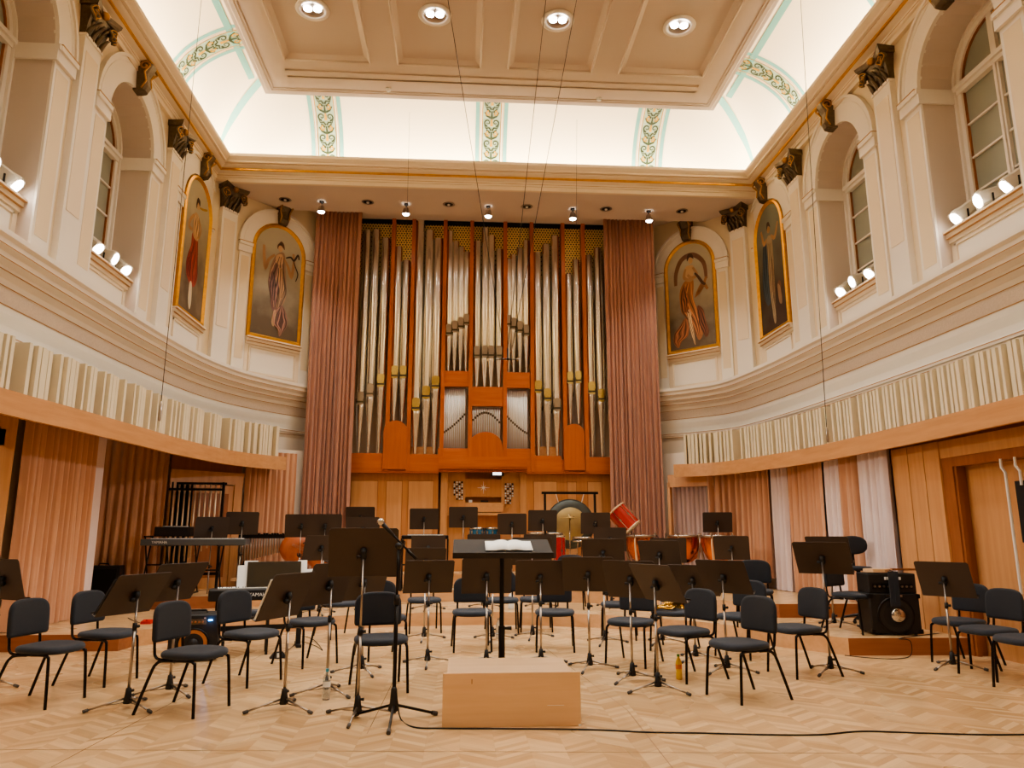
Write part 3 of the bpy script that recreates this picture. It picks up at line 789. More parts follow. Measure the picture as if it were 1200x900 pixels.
# ---- stage floor and risers
mb=MB(); mb.box(-7,YNEAR,-.1,8,18,0); struct(mb.build('floor',M['floor']))
R1=[(-7.0,9.95),(-4.27,9.93),(-4.24,10.3),(-3.5,11.05),(-2.65,11.6),(-1.57,11.98),(-.6,12.22),(.3,12.28),(1.08,12.18),(2.0,11.86),(2.79,11.34),(3.4,10.75),(3.9,10.02),(4.3,9.45),(4.66,9.0),(7.6,8.88),(7.6,17.6),(-7,17.6)]
R2=[(-7.0,13.15),(-4.7,12.98),(-3.6,13.35),(-2.2,13.8),(-.8,14.08),(.3,14.18),(1.56,14.0),(2.5,13.55),(3.24,13.08),(3.9,12.2),(4.32,11.5),(4.75,11.15),(7.6,11.05),(7.6,17.6),(-7,17.6)]
R3=[(-2.3,15.4),(-1.0,15.75),(0,15.85),(1.28,15.75),(2.4,15.4),(2.4,17.6),(-2.3,17.6)]
def riser(pts,z0,z1,name):
    mb=MB(); n=len(pts)
    mb.mi=0; mb.add([(x,y,z1) for x,y in pts],[tuple(range(n))])
    mb.mi=2; edge=[p for p in pts]
    for i in range(n-1):
        a,b=pts[i],pts[i+1]
        mb.mi=1 if (-4.26<a[0]<4.5 and -4.26<b[0]<4.7) else 2
        mb.add([(a[0],a[1],z0),(b[0],b[1],z0),(b[0],b[1],z1),(a[0],a[1],z1)],[(0,1,2,3)])
    return struct(mb.build(name,[M['floor'],M['riser'],M['riser_dark']]))
riser(R1,0,.2,'floor'); riser(R2,.2,.4,'floor'); riser(R3,.4,.6,'floor')
for k,(x0,x1,y0,y1,w) in enumerate(((-4.35,-3.0,14.6,15.35,'left under the mallet instrument'),(3.15,5.45,13.25,14.75,'right under the timpani'))):
    t=thing('staging_deck','low wooden staging deck on metal legs at the back %s'%w,'staging deck',((x0+x1)/2,(y0+y1)/2,.4))
    hx,hy=(x1-x0)/2,(y1-y0)/2
    mb=MB(); mb.box(-hx,-hy,.15,hx,hy,.2); mb.build('deck_top',M['podium'],t)
    for a in (-1,1):
        for b in (-1,1):
            mb=MB(); mb.cyl((a*(hx-.1),b*(hy-.06),0),(a*(hx-.1),b*(hy-.06),.15),.022); mb.build('leg',M['steel'],t)
    mb=MB(); mb.cyl((.1,-hy+.06,0),(.1,-hy+.06,.15),.022); mb.build('leg',M['steel'],t)

# ---- lower walls behind the curtains
WLX=-6.0
W_L=[(WLX,YNEAR),(WLX,12.3),(-6.9,12.45),(-6.9,13.8),(-5.9,14.6),(-5.1,15.2),(-4.4,15.75),(-3.4,16.4),(-2.9,17.5)]
W_R=[(3.9,17.5),(4.5,16.5),(5.3,15.6),(6.0,14.6),(6.35,13.6),(6.35,YNEAR)]
for nme,pth in (('wall_left',W_L),('wall_right',W_R)):
    mb=MB(); mb.sweep([(0,0),(0,3.2)],pth); 
    mb.mi=1; mb.sweep([(0,2.66 if nme=='wall_left' else 2.62),(1.5,2.66 if nme=='wall_left' else 2.62)],[p for p in pth if p[1]<14] if 0 else pth) if 0 else None
    struct(mb.build(nme,[M['plaster_white'],M['beech_dark']]))
# niche ceilings between the beam and the lower wall
mb=MB()
a=offset_path(BL,-.05); vs=[(x-.35,y,3.15) for x,y in a]+[(x-1.5 if y<14 else x-.6,y+ (0 if y<13 else .8),3.15) for x,y in a]; n=len(a)
mb.add(vs,[(i,i+1,n+i+1,n+i) for i in range(n-1)])
a=offset_path(BR,-.05); vs=[(x+.35,y,2.98) for x,y in a]+[(x+1.5 if y<14 else x+.6,y+(0 if y<13 else .8),2.98) for x,y in a]; n=len(a)
mb.add(vs,[(i,i+1,n+i+1,n+i) for i in range(n-1)])
struct(mb.build('ceiling_niche',M['beech_dark'])).name='ceiling'
# alcove back wall, and the hall behind the camera
mb=MB(); mb.box(-3.6,17.3,0,4.8,17.45,9.0); struct(mb.build('wall_back',M['plaster']))
mb=MB(); mb.box(XL-1,YNEAR-.1,0,XR+1.2,YNEAR,10.6); struct(mb.build('wall_front',M['plaster']))

# ---- curtains
def curtain(pts, z0, z1, label, m, amp=.05, wl=.16, flare=1.0, name='curtain', nz=14, seed=0, n=9, cat='curtain', lean=0, zt=None):
    rnd=random.Random(seed); path=smooth_path(pts,8); L=arc_param(path); S=L[-1]
    nu=int(S/wl*n); c,_=along(path,L,S/2)
    ph=[0]; 
    while len(ph)<nu+1: ph.append(ph[-1]+2*pi/n*rnd.uniform(.7,1.35))
    am=[rnd.uniform(.6,1.25) for _ in range(nu//3+3)]
    vs=[];fs=[]
    for j in range(nz+1):
        q=j/nz; z=z0+(z1-z0)*q
        for i in range(nu+1):
            p,d=along(path,L,S*i/nu); nr=Vector((d.y,-d.x))
            k=(.55+.45*(1-q)*flare); A=amp*k*am[i//3]
            off=A*(2*abs(sin(.5*(ph[i]+.6*sin(q*3+i*.05)*(1-q))))**.75-1.2)+.18*A*sin(2.3*ph[i]+q*2)
            along_off=.018*sin(q*4+i*.35)*(1-q)
            P=p+nr*off+d*(along_off+lean*(1-q))
            vs.append((P.x-c.x,P.y-c.y,z-z0))
    for j in range(nz):
        for i in range(nu):
            a=j*(nu+1)+i; fs.append((a,a+1,a+nu+2,a+nu+1))
    mb=MB(); mb.sm=True; mb.add(vs,fs); o=mb.build(name,m,loc=(c.x,c.y,z0)); tag(o,label,cat); return o
# left wall
def plan(p,X): v=atx(p[0],p[1],X); return (v.x,v.y)
lc=-5.76
zt=3.1
def cy(px,py,z): v=atz(px,py,z); return (v.x,v.y)
curtain([(-5.80,10.1),(-5.76,11.0),(-5.70,11.78)],.21,zt,'wide salmon velvet curtain nearest on the left wall',M['velvet'],amp=.085,wl=.15,seed=1)
curtain([(-5.74,11.78),(-5.72,12.16)],.21,zt,'narrow white curtain strip between two salmon curtains on the left wall',M['curtain_white'],amp=.02,wl=.2,seed=2)
curtain([(-6.62,13.62),(-6.1,13.85),(-5.52,14.2)],.41,zt,'salmon velvet curtain behind the black stage speaker on the left',M['velvet'],amp=.08,wl=.14,seed=3)
curtain([(-4.38,15.25),(-4.0,15.65),(-3.55,15.95)],.41,zt,'rosy curtain beside the tubular bells at the back left',M['velvet'],amp=.075,wl=.12,seed=4)
# right wall
curtain([(4.52,15.75),(4.85,15.55),(5.12,15.3)],.41,2.58,'lilac pleated curtain in the wooden recess right of the organ',M['curtain_lilac'],amp=.045,wl=.10,seed=5)
curtain([(5.05,15.1),(5.5,14.7),(5.86,13.75)],.61,2.95,'salmon velvet curtain behind the timpani on the right',M['velvet'],amp=.12,wl=.16,seed=6,flare=1.4)
curtain([(5.9,13.8),(5.98,13.25)],.41,2.95,'narrow white curtain between two salmon ones on the right wall, farther from the door',M['curtain_white'],amp=.12,wl=.16,seed=7)
curtain([(5.98,13.25),(6.05,12.6),(6.02,12.0)],.41,2.95,'salmon velvet curtain in the middle of the right wall',M['velvet'],amp=.12,wl=.16,seed=8)
curtain([(6.06,12.0),(6.06,11.45)],.41,2.95,'white curtain just left of the narrow salmon one on the right wall',M['curtain_white'],amp=.12,wl=.16,seed=9)
curtain([(6.04,11.45),(6.06,11.0)],.41,2.95,'narrow salmon curtain between two white ones on the right wall',M['velvet'],amp=.12,wl=.16,seed=10)
curtain([(6.08,10.98),(6.08,10.1)],.21,2.95,'white curtain beside the wooden wall panels on the right',M['curtain_white'],amp=.12,wl=.16,seed=11)
# organ curtains
curtain([(-3.46,16.15),(-3.0,16.35),(-2.45,16.3)],.61,8.83,'tall rose velvet curtain hanging left of the organ pipes',M['velvet_pink'],amp=.085,wl=.095,seed=12,nz=24,flare=.8)
curtain([(3.28,16.3),(3.8,16.35),(4.44,16.15)],.61,8.83,'tall rose velvet curtain hanging right of the organ pipes',M['velvet_pink'],amp=.085,wl=.095,seed=13,nz=24,flare=.8)

# ---- left wall joinery: near door panel, doorway behind the bells
mb=MB(); mb.box(-6.0,8.0,.0,-5.72,9.75,2.9); mb.mi=1; mb.box(-5.73,8.2,.2,-5.70,9.35,2.75)
mb.mi=0
for a,b in ((8.1,8.3),(9.2,9.42)): mb.box(-5.72,a,0,-5.66,b,2.7)
mb.box(-5.72,8.1,2.5,-5.66,9.42,2.7); mb.box(-5.70,8.35,.1,-5.68,9.1,2.4)
o=struct(mb.build('door_1',[M['beech_v'],M['beech_dark']])); 
mb=MB(); mb.cyl((-5.67,9.12,1.05),(-5.60,9.12,1.05),.012); mb.cyl((-5.60,9.12,1.05),(-5.60,9.0,1.05),.010); mb.build('door_handle',M['steel'],o)
Fd=frame_pts((-5.5,14.25),(-4.46,15.3)); 
mb=MB(); mb.M=Fd
mb.mi=1; mb.box(-.72,.4,-.06,.72,2.9,-.02); mb.mi=2; mb.box(-.60,.4,-.015,-.28,2.38,.01)
mb.mi=0; mb.box(-.28,.4,-.015,.55,2.36,.02); mb.box(-.74,2.38,-.02,.74,2.56,.04); mb.box(-.74,2.56,-.02,.74,2.62,.06); mb.box(.55,.4,-.02,.72,2.4,.05); mb.box(-.74,.4,-.02,-.62,2.4,.05)
mb.mi=1; mb.box(-.2,.6,.02,.45,2.2,.024)
struct(mb.build('door_2',[M['beech_v'],M['beech_dark'],M['dark_gap']]))
# ---- right wall joinery
mb=MB(); mb.mi=0
for a,b in ((9.06,9.37),(9.385,9.72),(9.735,10.1)): mb.box(6.10,a,.0,6.2,b,2.60)
mb.box(6.12,5.0,2.38,6.3,10.15,2.60); mb.mi=1; mb.box(6.16,5,2.60,6.3,10.6,2.78)
struct(mb.build('trim_90',[M['beech_v'],M['beech_dark']]))
mb=MB(); mb.mi=1; mb.box(6.13,8.86,0,6.34,9.062,2.385); mb.box(6.13,5.5,2.26,6.34,8.862,2.385); mb.mi=0; mb.box(6.30,5.5,0,6.36,8.86,2.3)
mb.mi=1; mb.box(6.15,8.82,0,6.20,8.86,2.28)
o=struct(mb.build('door_3',[M['beech_v'],M['beech_dark']]))
# recess frame around lilac curtain
Fr=frame_pts((4.42,15.62),(5.2,15.05)); mb=MB(); mb.M=Fr
mb.box(-.5,2.40,-.1,.5,2.66,.04); mb.box(-.52,.4,-.1,-.46,2.5,.04); 
struct(mb.build('trim_91',M['beech_v']))
# ================================================================== ORGAN
YO=16.75
def OX(px, y=262): return aty(px,y,YO).x
ZT=8.84; ZB=2.79
org=thing('pipe_organ','tall pipe organ with cherry wood case and silver pipes between rose curtains','pipe organ',(.45,YO,.6))
OL=Vector(org.location)
def ob(mb,name,m,parent=None):
    mb.v=[(x-OL.x,y-OL.y,z-OL.z) for x,y,z in mb.v]; return mb.build(name,m,parent or org)
posts=[OX(p) for p in (462.5,486,522.5,553.5,592,622.5,658.5,682)]
XLo=-2.75; XRo=3.55
def cxz(cx,cyy):   # crop coordinates of the organ view -> x,z on the facade plane
    v=aty(400+cx/3,240+cyy/3,YO); return v.x,v.z
zf=lambda cyy,cx=450: cxz(cx,cyy)[1]
# posts
for x in posts:
    mb=MB(); mb.box(x-.045,YO-.118,ZB+.004,x+.045,YO+.12,ZT+.02); ob(mb,'case_post',M['organ'])
# backing and lattice
mb=MB(); mb.box(XLo,YO+.62,ZB,XRo,YO+.66,ZT); ob(mb,'back_panel',M['dark_gap'])  # near-black colour paints in the shade seen between the pipes
# gold lattice with round holes: built as a perforated sheet per field
def lattice_mat():
    m,nt,b=nmat('perforated_gold_lattice'); N=nt.nodes; L=nt.links
    tc=N.new('ShaderNodeTexCoord'); sx=N.new('ShaderNodeSeparateXYZ'); L.new(tc.outputs['Object'],sx.inputs[0])
    def mth(op,a,b_=None):
        n=N.new('ShaderNodeMath'); n.operation=op
        for i,v in enumerate((a,b_)):
            if v is None: continue
            if isinstance(v,(int,float)): n.inputs[i].default_value=v
            else: L.new(v,n.inputs[i])
        return n.outputs[0]
    P=.066; row=mth('DIVIDE',sx.outputs[2],P*.87); ri=mth('FLOOR',row); rf=mth('SUBTRACT',mth('FRACT',row),.5)
    sh=mth('MULTIPLY',mth('MODULO',mth('ABSOLUTE',ri),2.0),.5)
    cf=mth('SUBTRACT',mth('FRACT',mth('ADD',mth('DIVIDE',sx.outputs[0],P),sh)),.5)
    d=mth('SQRT',mth('ADD',mth('MULTIPLY',cf,cf),mth('MULTIPLY',mth('MULTIPLY',rf,.87),mth('MULTIPLY',rf,.87))))
    hole=mth('LESS_THAN',d,.27)
    mx=N.new('ShaderNodeMix'); mx.data_type='RGBA'; L.new(hole,mx.inputs[0]); mx.inputs[6].default_value=rgb(240,212,150); mx.inputs[7].default_value=rgb(30,20,14)
    L.new(mx.outputs[2],b.inputs['Base Color']); b.inputs['Roughness'].default_value=.5
    return m
M['lattice']=lattice_mat()
edges=[XLo]+posts+[XRo]
for i,(a,b) in enumerate(zip(edges,edges[1:])):
    mb=MB(); low=zf(250) if i not in (1,7) else zf(330)
    mb.box(a+.045,YO+.10,low,b-.045,YO+.13,ZT); ob(mb,'lattice_screen',M['lattice'])
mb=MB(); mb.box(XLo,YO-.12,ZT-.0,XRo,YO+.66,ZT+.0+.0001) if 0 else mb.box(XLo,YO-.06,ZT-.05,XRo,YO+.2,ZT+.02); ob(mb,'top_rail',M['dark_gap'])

def pipe_mesh(r, ztop, zmouth, zfoot, small=False):
    mb=MB(); mb.sm=True
    # body, mouth zone, conical foot; origin at foot tip
    h=ztop-zfoot; hm=zmouth-zfoot
    mb.mi=0; mb.lathe([(r*.96,h),(r,h-.01),(r,hm+.02)],20,caps=False)
    mb.lathe([(r*.96,h),(r*.9,h-.05)],20,caps=False)
    mh=max(.36,2.9*r)
    # body around the mouth
    mb.lathe([(r,hm+.02),(r,hm-mh*.5)],20,caps=False)
    mb.lathe([(r*1.0,hm-mh*.5),(r*1.03,hm-mh*.52),(r*.95,hm-mh*.6),(r*.30,.0)],20,caps=False)
    mb.sm=False
    # flattened upper lip (arched) and dark slot, on the camera side (-y)
    w=r*.80; n=8
    mb.mi=1
    vs=[(-w,-r*1.02,hm-mh*.18),(w,-r*1.02,hm-mh*.18)]+[(w*cos(pi*k/n),-r*1.02,hm+mh*.30+w*.55*sin(pi*k/n)) for k in range(n+1)]
    mb.add(vs,[tuple(range(len(vs)))])
    mb.mi=2; mb.box(-w,-r*1.03,hm-mh*.30,w,-r*.5,hm-mh*.18)
    mb.mi=1; vs=[(-w,-r*1.035,hm-mh*.30),(w,-r*1.035,hm-mh*.30)]+[(w*cos(pi*k/n),-r*1.035,hm-mh*.34-w*.45*sin(pi*k/n)) for k in range(n+1)]
    mb.add(vs,[tuple(range(len(vs)))])
    mb.mi=2
    for s in (-1,1): mb.box(s*w-.008,-r*1.12,hm-mh*.34,s*w+.008,-r*.6,hm-mh*.05)
    return mb
fields=[  # (list of (cx, top cy), mouth cys, foot cy, radius px in crop, gold mouth)
 ([(92,92),(124,90),(158,120)],(700,672,638),872,13,(0,0,1)),
 ([(203,150),(230,198)],(608,608),762,12,(1,1)),
 ([(280,55),(312,93),(342,122)],(722,680,645),876,14,(1,1,1)),
 ([(384,95),(404,130),(424,150),(443,168)],(460,448,436,424),586,10,(0,0,0,0)),
 ([(480,130),(507,84),(529,110),(556,158)],(538,536,537,538),642,11,(0,0,0,0)),
 ([(588,192),(605,178),(627,155),(649,127)],(428,438,450,462),592,10,(0,0,0,0)),
 ([(688,170),(719,142),(750,112)],(660,688,722),882,13,(1,1,0)),
 ([(797,246),(824,195)],(628,625),770,11,(1,1)),
 ([(868,180),(900,155),(932,125)],(664,690,720),886,13,(1,1,0)),
]
zrail=ZB+.45
for pl,mo,ft,rp,gold in fields:
    k=0
    for (cx,top),m_,g in zip(pl,mo,gold):
        x,zt_=cxz(cx,top); zm=cxz(cx,m_-18)[1]; zfo=cxz(cx,ft)[1]
        r=rp/3*YO/FPX*1.2; mb=pipe_mesh(r,zt_,zm,zfo)
        o=mb.build('organ_pipe',[M['tin'],M['mouth_gold'] if g else M['steel'],M['mouth_dark']],org,loc=(x-OL.x,-.0+YO-OL.y+.0,zfo-OL.z))
# thin second-rank pipes seen in the gaps
for (cx,top,m_,ft,rp) in ((107,300,700,870,5),(140,330,690,870,5),(296,300,720,870,5),(328,330,700,870,5),(216,320,640,760,4),(703,320,700,870,5),(735,320,710,870,5),(811,330,650,770,4),(884,300,700,880,5),(916,320,720,880,5)):
    x,zt_=cxz(cx,top); zm=cxz(cx,m_)[1]; zfo=cxz(cx,ft)[1]; r=rp/3*YO/FPX
    pipe_mesh(r,zt_,zm,zfo).build('organ_pipe',[M['tin_small'],M['steel'],M['mouth_dark']],org,loc=(x-OL.x,.22,zfo-OL.z))
# small pipe fields with curved mouth lines
def small_field(c0,c1,top,bot,n,mouth):
    for k in range(n):
        cx=c0+(c1-c0)*(k+.5)/n; x,zt_=cxz(cx,top+6); zm=cxz(cx,mouth((k+.5)/n))[1]; zfo=cxz(cx,bot)[1]
        r=(c1-c0)/n/2/3*YO/FPX*.93
        mb=MB(); mb.sm=True; h=zt_-zfo; hm=zm-zfo
        mb.lathe([(r*.7,h),(r,h-.004),(r,hm)],12,caps=False); mb.mi=1; mb.lathe([(r*.99,hm),(r*.8,hm-.02),(r*.8,hm-.035),(r*.99,hm-.05)],12,caps=False)
        mb.mi=0; mb.lathe([(r*.99,hm-.05),(r*.35,.0)],12,caps=False)
        mb.build('organ_pipe',[M['tin_small'],M['mouth_dark']],org,loc=(x-OL.x,.02,zfo-OL.z))
small_field(354,438,640,856,12,lambda t: 800-70*t**1.3)
small_field(573,655,646,858,12,lambda t: 730+70*(1-(1-t)**1.3))
small_field(452,560,710,822,14,lambda t: 765-38*sin(pi*t))
# case panels
def panel(c0,c1,y0,y1,name='case_panel',d=-.02):
    x0,z0=cxz(c0,y1); x1,z1=cxz(c1,y0); mb=MB(); mb.box(x0,YO+d-.06,z0,x1,YO+d+.05,z1); return ob(mb,name,M['organ_h'])
panel(350,450,587,640); panel(568,662,592,645); panel(446,568,643,709)
# round topped panels
def round_panel(c0,c1,top,name='arched_panel',dz=0):
    x0,z0=cxz(c0,905); x1,_=cxz(c1,905); zt_=cxz((c0+c1)/2,top)[1]; r=(x1-x0)/2; z0=ZB+.05
    mb=MB(); n=20; zz=zt_-min(r,.9*r)
    pts=[(x0,z0),(x1,z0)]+[((x0+x1)/2+r*cos(pi*k/n),zz+min(r,.9*r)*sin(pi*k/n)) for k in range(n+1)]
    y0,y1=YO-.14,YO+.02
    vs=[(x,y0,z) for x,z in pts]+[(x,y1,z) for x,z in pts]; m_=len(pts)
    mb.add(vs,[tuple(range(m_)),tuple(range(m_,2*m_))[::-1]]+[(i,m_+i,m_+(i+1)%m_,(i+1)%m_) for i in range(m_)])
    return ob(mb,name,M['organ'])
round_panel(147,230,761); round_panel(445,566,801); round_panel(781,853,773)
# bottom rail: fields at different heights
for c0,c1,y in ((30,147,874),(230,340,878),(340,446,857),(566,664,858),(664,772,884),(853,940,888)):
    x0,z1=cxz(c0,y); x1,_=cxz(c1,y)
    if c0==30: x0=XLo
    if c1==940: x1=XRo
    mb=MB(); mb.box(x0,YO-.10,ZB,x1,YO+.05,z1); ob(mb,'bottom_rail',M['organ_h'])
xa=OX(514,545); xb=OX(617,547)
mb=MB(); mb.box(XLo,YO-.07,ZB+.002,XRo,YO+.04,ZB+.295); ob(mb,'bottom_rail',M['organ_h'])
mb=MB(); mb.box(xa,YO-.16,ZB+.10,xb,YO-.08,ZB+.34); ob(mb,'bottom_rail',M['organ_h'])
mb=MB(); mb.box(XLo,YO-.10,ZB-.03,xa,YO+.62,ZB+.01); mb.box(xb,YO-.10,ZB-.03,XRo,YO+.62,ZB+.01); mb.box(xa,YO-.16,ZB+.07,xb,YO+.62,ZB+.11); ob(mb,'case_floor',M['organ_h'])
# light wood blocks at pipe feet
for c0,c1 in ((232,328),(668,768)):
    x0,z1=cxz(c0,848); x1,_=cxz(c1,848); mb=MB(); mb.box(x0,YO+.1,ZB+.1,x1,YO+.5,z1); ob(mb,'wind_chest',M['beech'])

# ---- lower case and console
YCW=YO+.02
lw=thing('organ_console','recessed organ console with two columns of stop knobs under the organ pipes','organ console',((xa+xb)/2,YCW,.6))
LC=Vector(lw.location)
def cb(mb,name,m,parent=None):
    mb.v=[(x-LC.x,y-LC.y,z-LC.z) for x,y,z in mb.v]; return mb.build(name,m,parent or lw)
def CX(px): return aty(px,600,YCW).x
def CZ_(py): return aty(560,py,YCW).z
zt0=ZB+.06
# back of the recess and cheeks
mb=MB(); mb.box(xa,YCW+.35,.6,xb,YCW+.4,zt0); cb(mb,'back_panel',M['console_wood'])
c=[CX(p) for p in (516,524,545,588,610,617)]
mb=MB(); mb.box(c[0],YCW+.05,.6,c[1],YCW+.35,zt0); cb(mb,'cheek',M['beech_v']); mb=MB(); mb.box(c[4],YCW+.05,.6,c[5],YCW+.35,zt0); cb(mb,'cheek',M['beech_v'])
mb=MB(); mb.box(c[1],YCW+.18,.6,c[2],YCW+.35,zt0); cb(mb,'jamb_board',M['beech_v']); mb=MB(); mb.box(c[3],YCW+.18,.6,c[4],YCW+.35,zt0); cb(mb,'jamb_board',M['beech_v'])
mb=MB(); mb.box(c[2],YCW+.16,CZ_(582),c[3],YCW+.25,CZ_(561)); m_=cb(mb,'music_desk',M['console_wood'])
mb=MB(); xs=(c[2]+c[3])/2; zs=CZ_(571)
for k in range(8):
    a=k*pi/4; L=.14 if k%2==0 else .08
    mb.tube([(xs,YCW+.155,zs),(xs+L*cos(a),YCW+.155,zs+L*sin(a))],[.012,.002],4)
mb.v=[(x-LC.x,y-LC.y,z-LC.z) for x,y,z in mb.v]; mb.build('star_inlay',M['paper'],m_)
mb=MB(); mb.box(c[2]-.02,YCW-.02,CZ_(600),c[3]+.03,YCW+.3,CZ_(589)); cb(mb,'console_rail',M['beech'])
mb=MB(); mb.box(c[2]+.08,YCW+.15,CZ_(588.5),c[2]+.16,YCW+.17,CZ_(585.5)); mb.mi=1; mb.box(c[2]+.35,YCW+.15,CZ_(588),c[3]-.3,YCW+.17,CZ_(586)); cb(mb,'switch_panel',[M['paper'],M['black']])
mb=MB(); mb.box(c[1],YCW-.12,CZ_(604),c[4],YCW+.2,CZ_(601)); cb(mb,'key_shelf',M['beech'])
mb=MB(); mb.box(c[2],YCW+.1,.6,c[3],YCW+.2,CZ_(604)); cb(mb,'knee_panel',M['console_wood'])
kn=0
for x0,x1,y0,y1 in ((531,543,564,586),(591,602,566,591)):
    for i in range(4):
        for j in range(9):
            if (x0>560 and i==3 and j>5) or (x0<560 and i==0 and j>6): continue
            px_=x0+(x1-x0)*(i+.5)/4; py_=y0+(y1-y0)*(j+.5)/9
            v=aty(px_,py_,YCW+.16); mb=MB(); mb.sm=True; mb.cyl((v.x,YCW+.18,v.z),(v.x,YCW+.12,v.z),.016,.02,8); cb(mb,'stop_knob',M['paper'] if (i+j)%3 else M['black'])
# lamp on the console
mb=MB(); v=aty(583,553,YCW+.05); mb.box(v.x-.14,v.y-.02,v.z-.09,v.x+.14,v.y+.1,v.z+.09); l_=cb(mb,'monitor',M['black'])
mb=MB(); mb.box(v.x-.11,v.y-.03,v.z-.075,v.x+.09,v.y-.02,v.z+.075); mb.v=[(x-LC.x,y-LC.y,z-LC.z) for x,y,z in mb.v]; mb.build('screen',emat('screen_white',(1,1,1,1),2.2),l_)
# wainscot panels either side
for (x0,x1,word) in ((XLo,xa,'left'),(xb,XRo,'right')):
    t=thing('wall_panelling','flat beech panelling under the organ, %s of the console'%word,'panelling',((x0+x1)/2,YCW,.6)); T0=Vector(t.location)
    mb=MB(); mb.box(x0-T0.x,.05,0,x1-T0.x,.15,ZB-.6-.03); mb.build('board',M['console_wood'],t)
    if word=='left': doors=[(410,441),(452,470),(478,507)]
    else: doors=[(626,653),(666,676),(690,706)]
    for p,q in doors:
        a,b=CX(p)-T0.x,CX(q)-T0.x; zt_=CZ_(564)-T0.z
        mb=MB(); mb.box(a,.03,0,b,.06,zt_); mb.mi=1
        mb.box(a-.012,.045,0,a,.055,zt_+.012); mb.box(b,.045,0,b+.012,.055,zt_+.012); mb.box(a-.012,.045,zt_,b+.012,.055,zt_+.012)
        mb.build('panel_door',[M['beech_v'],M['beech_dark']],t)
# ================================================================== PAINTINGS
def canvas_mat(name, top, mid, bot, z0, h):
    m,nt,b=nmat(name); N=nt.nodes; L=nt.links
    tc=N.new('ShaderNodeTexCoord'); sx=N.new('ShaderNodeSeparateXYZ'); L.new(tc.outputs['Object'],sx.inputs[0])
    mr=N.new('ShaderNodeMapRange'); L.new(sx.outputs[2],mr.inputs[0]); mr.inputs[1].default_value=z0; mr.inputs[2].default_value=z0+h
    ns=N.new('ShaderNodeTexNoise'); ns.inputs['Scale'].default_value=1.6; ns.inputs['Detail'].default_value=6; L.new(tc.outputs['Object'],ns.inputs['Vector'])
    ad=N.new('ShaderNodeMath'); ad.operation='MULTIPLY_ADD'; L.new(ns.outputs['Fac'],ad.inputs[0]); ad.inputs[1].default_value=.9; 
    sb=N.new('ShaderNodeMath'); sb.operation='SUBTRACT'; L.new(mr.outputs[0],sb.inputs[0]); sb.inputs[1].default_value=.45; L.new(sb.outputs[0],ad.inputs[2])
    cr=N.new('ShaderNodeValToRGB'); e=cr.color_ramp.elements; e[0].position=.1; e[0].color=bot; e[1].position=.9; e[1].color=top; x=e.new(.5); x.color=mid
    L.new(ad.outputs[0],cr.inputs[0]); L.new(cr.outputs[0],b.inputs['Base Color']); b.inputs['Roughness'].default_value=.6
    return m
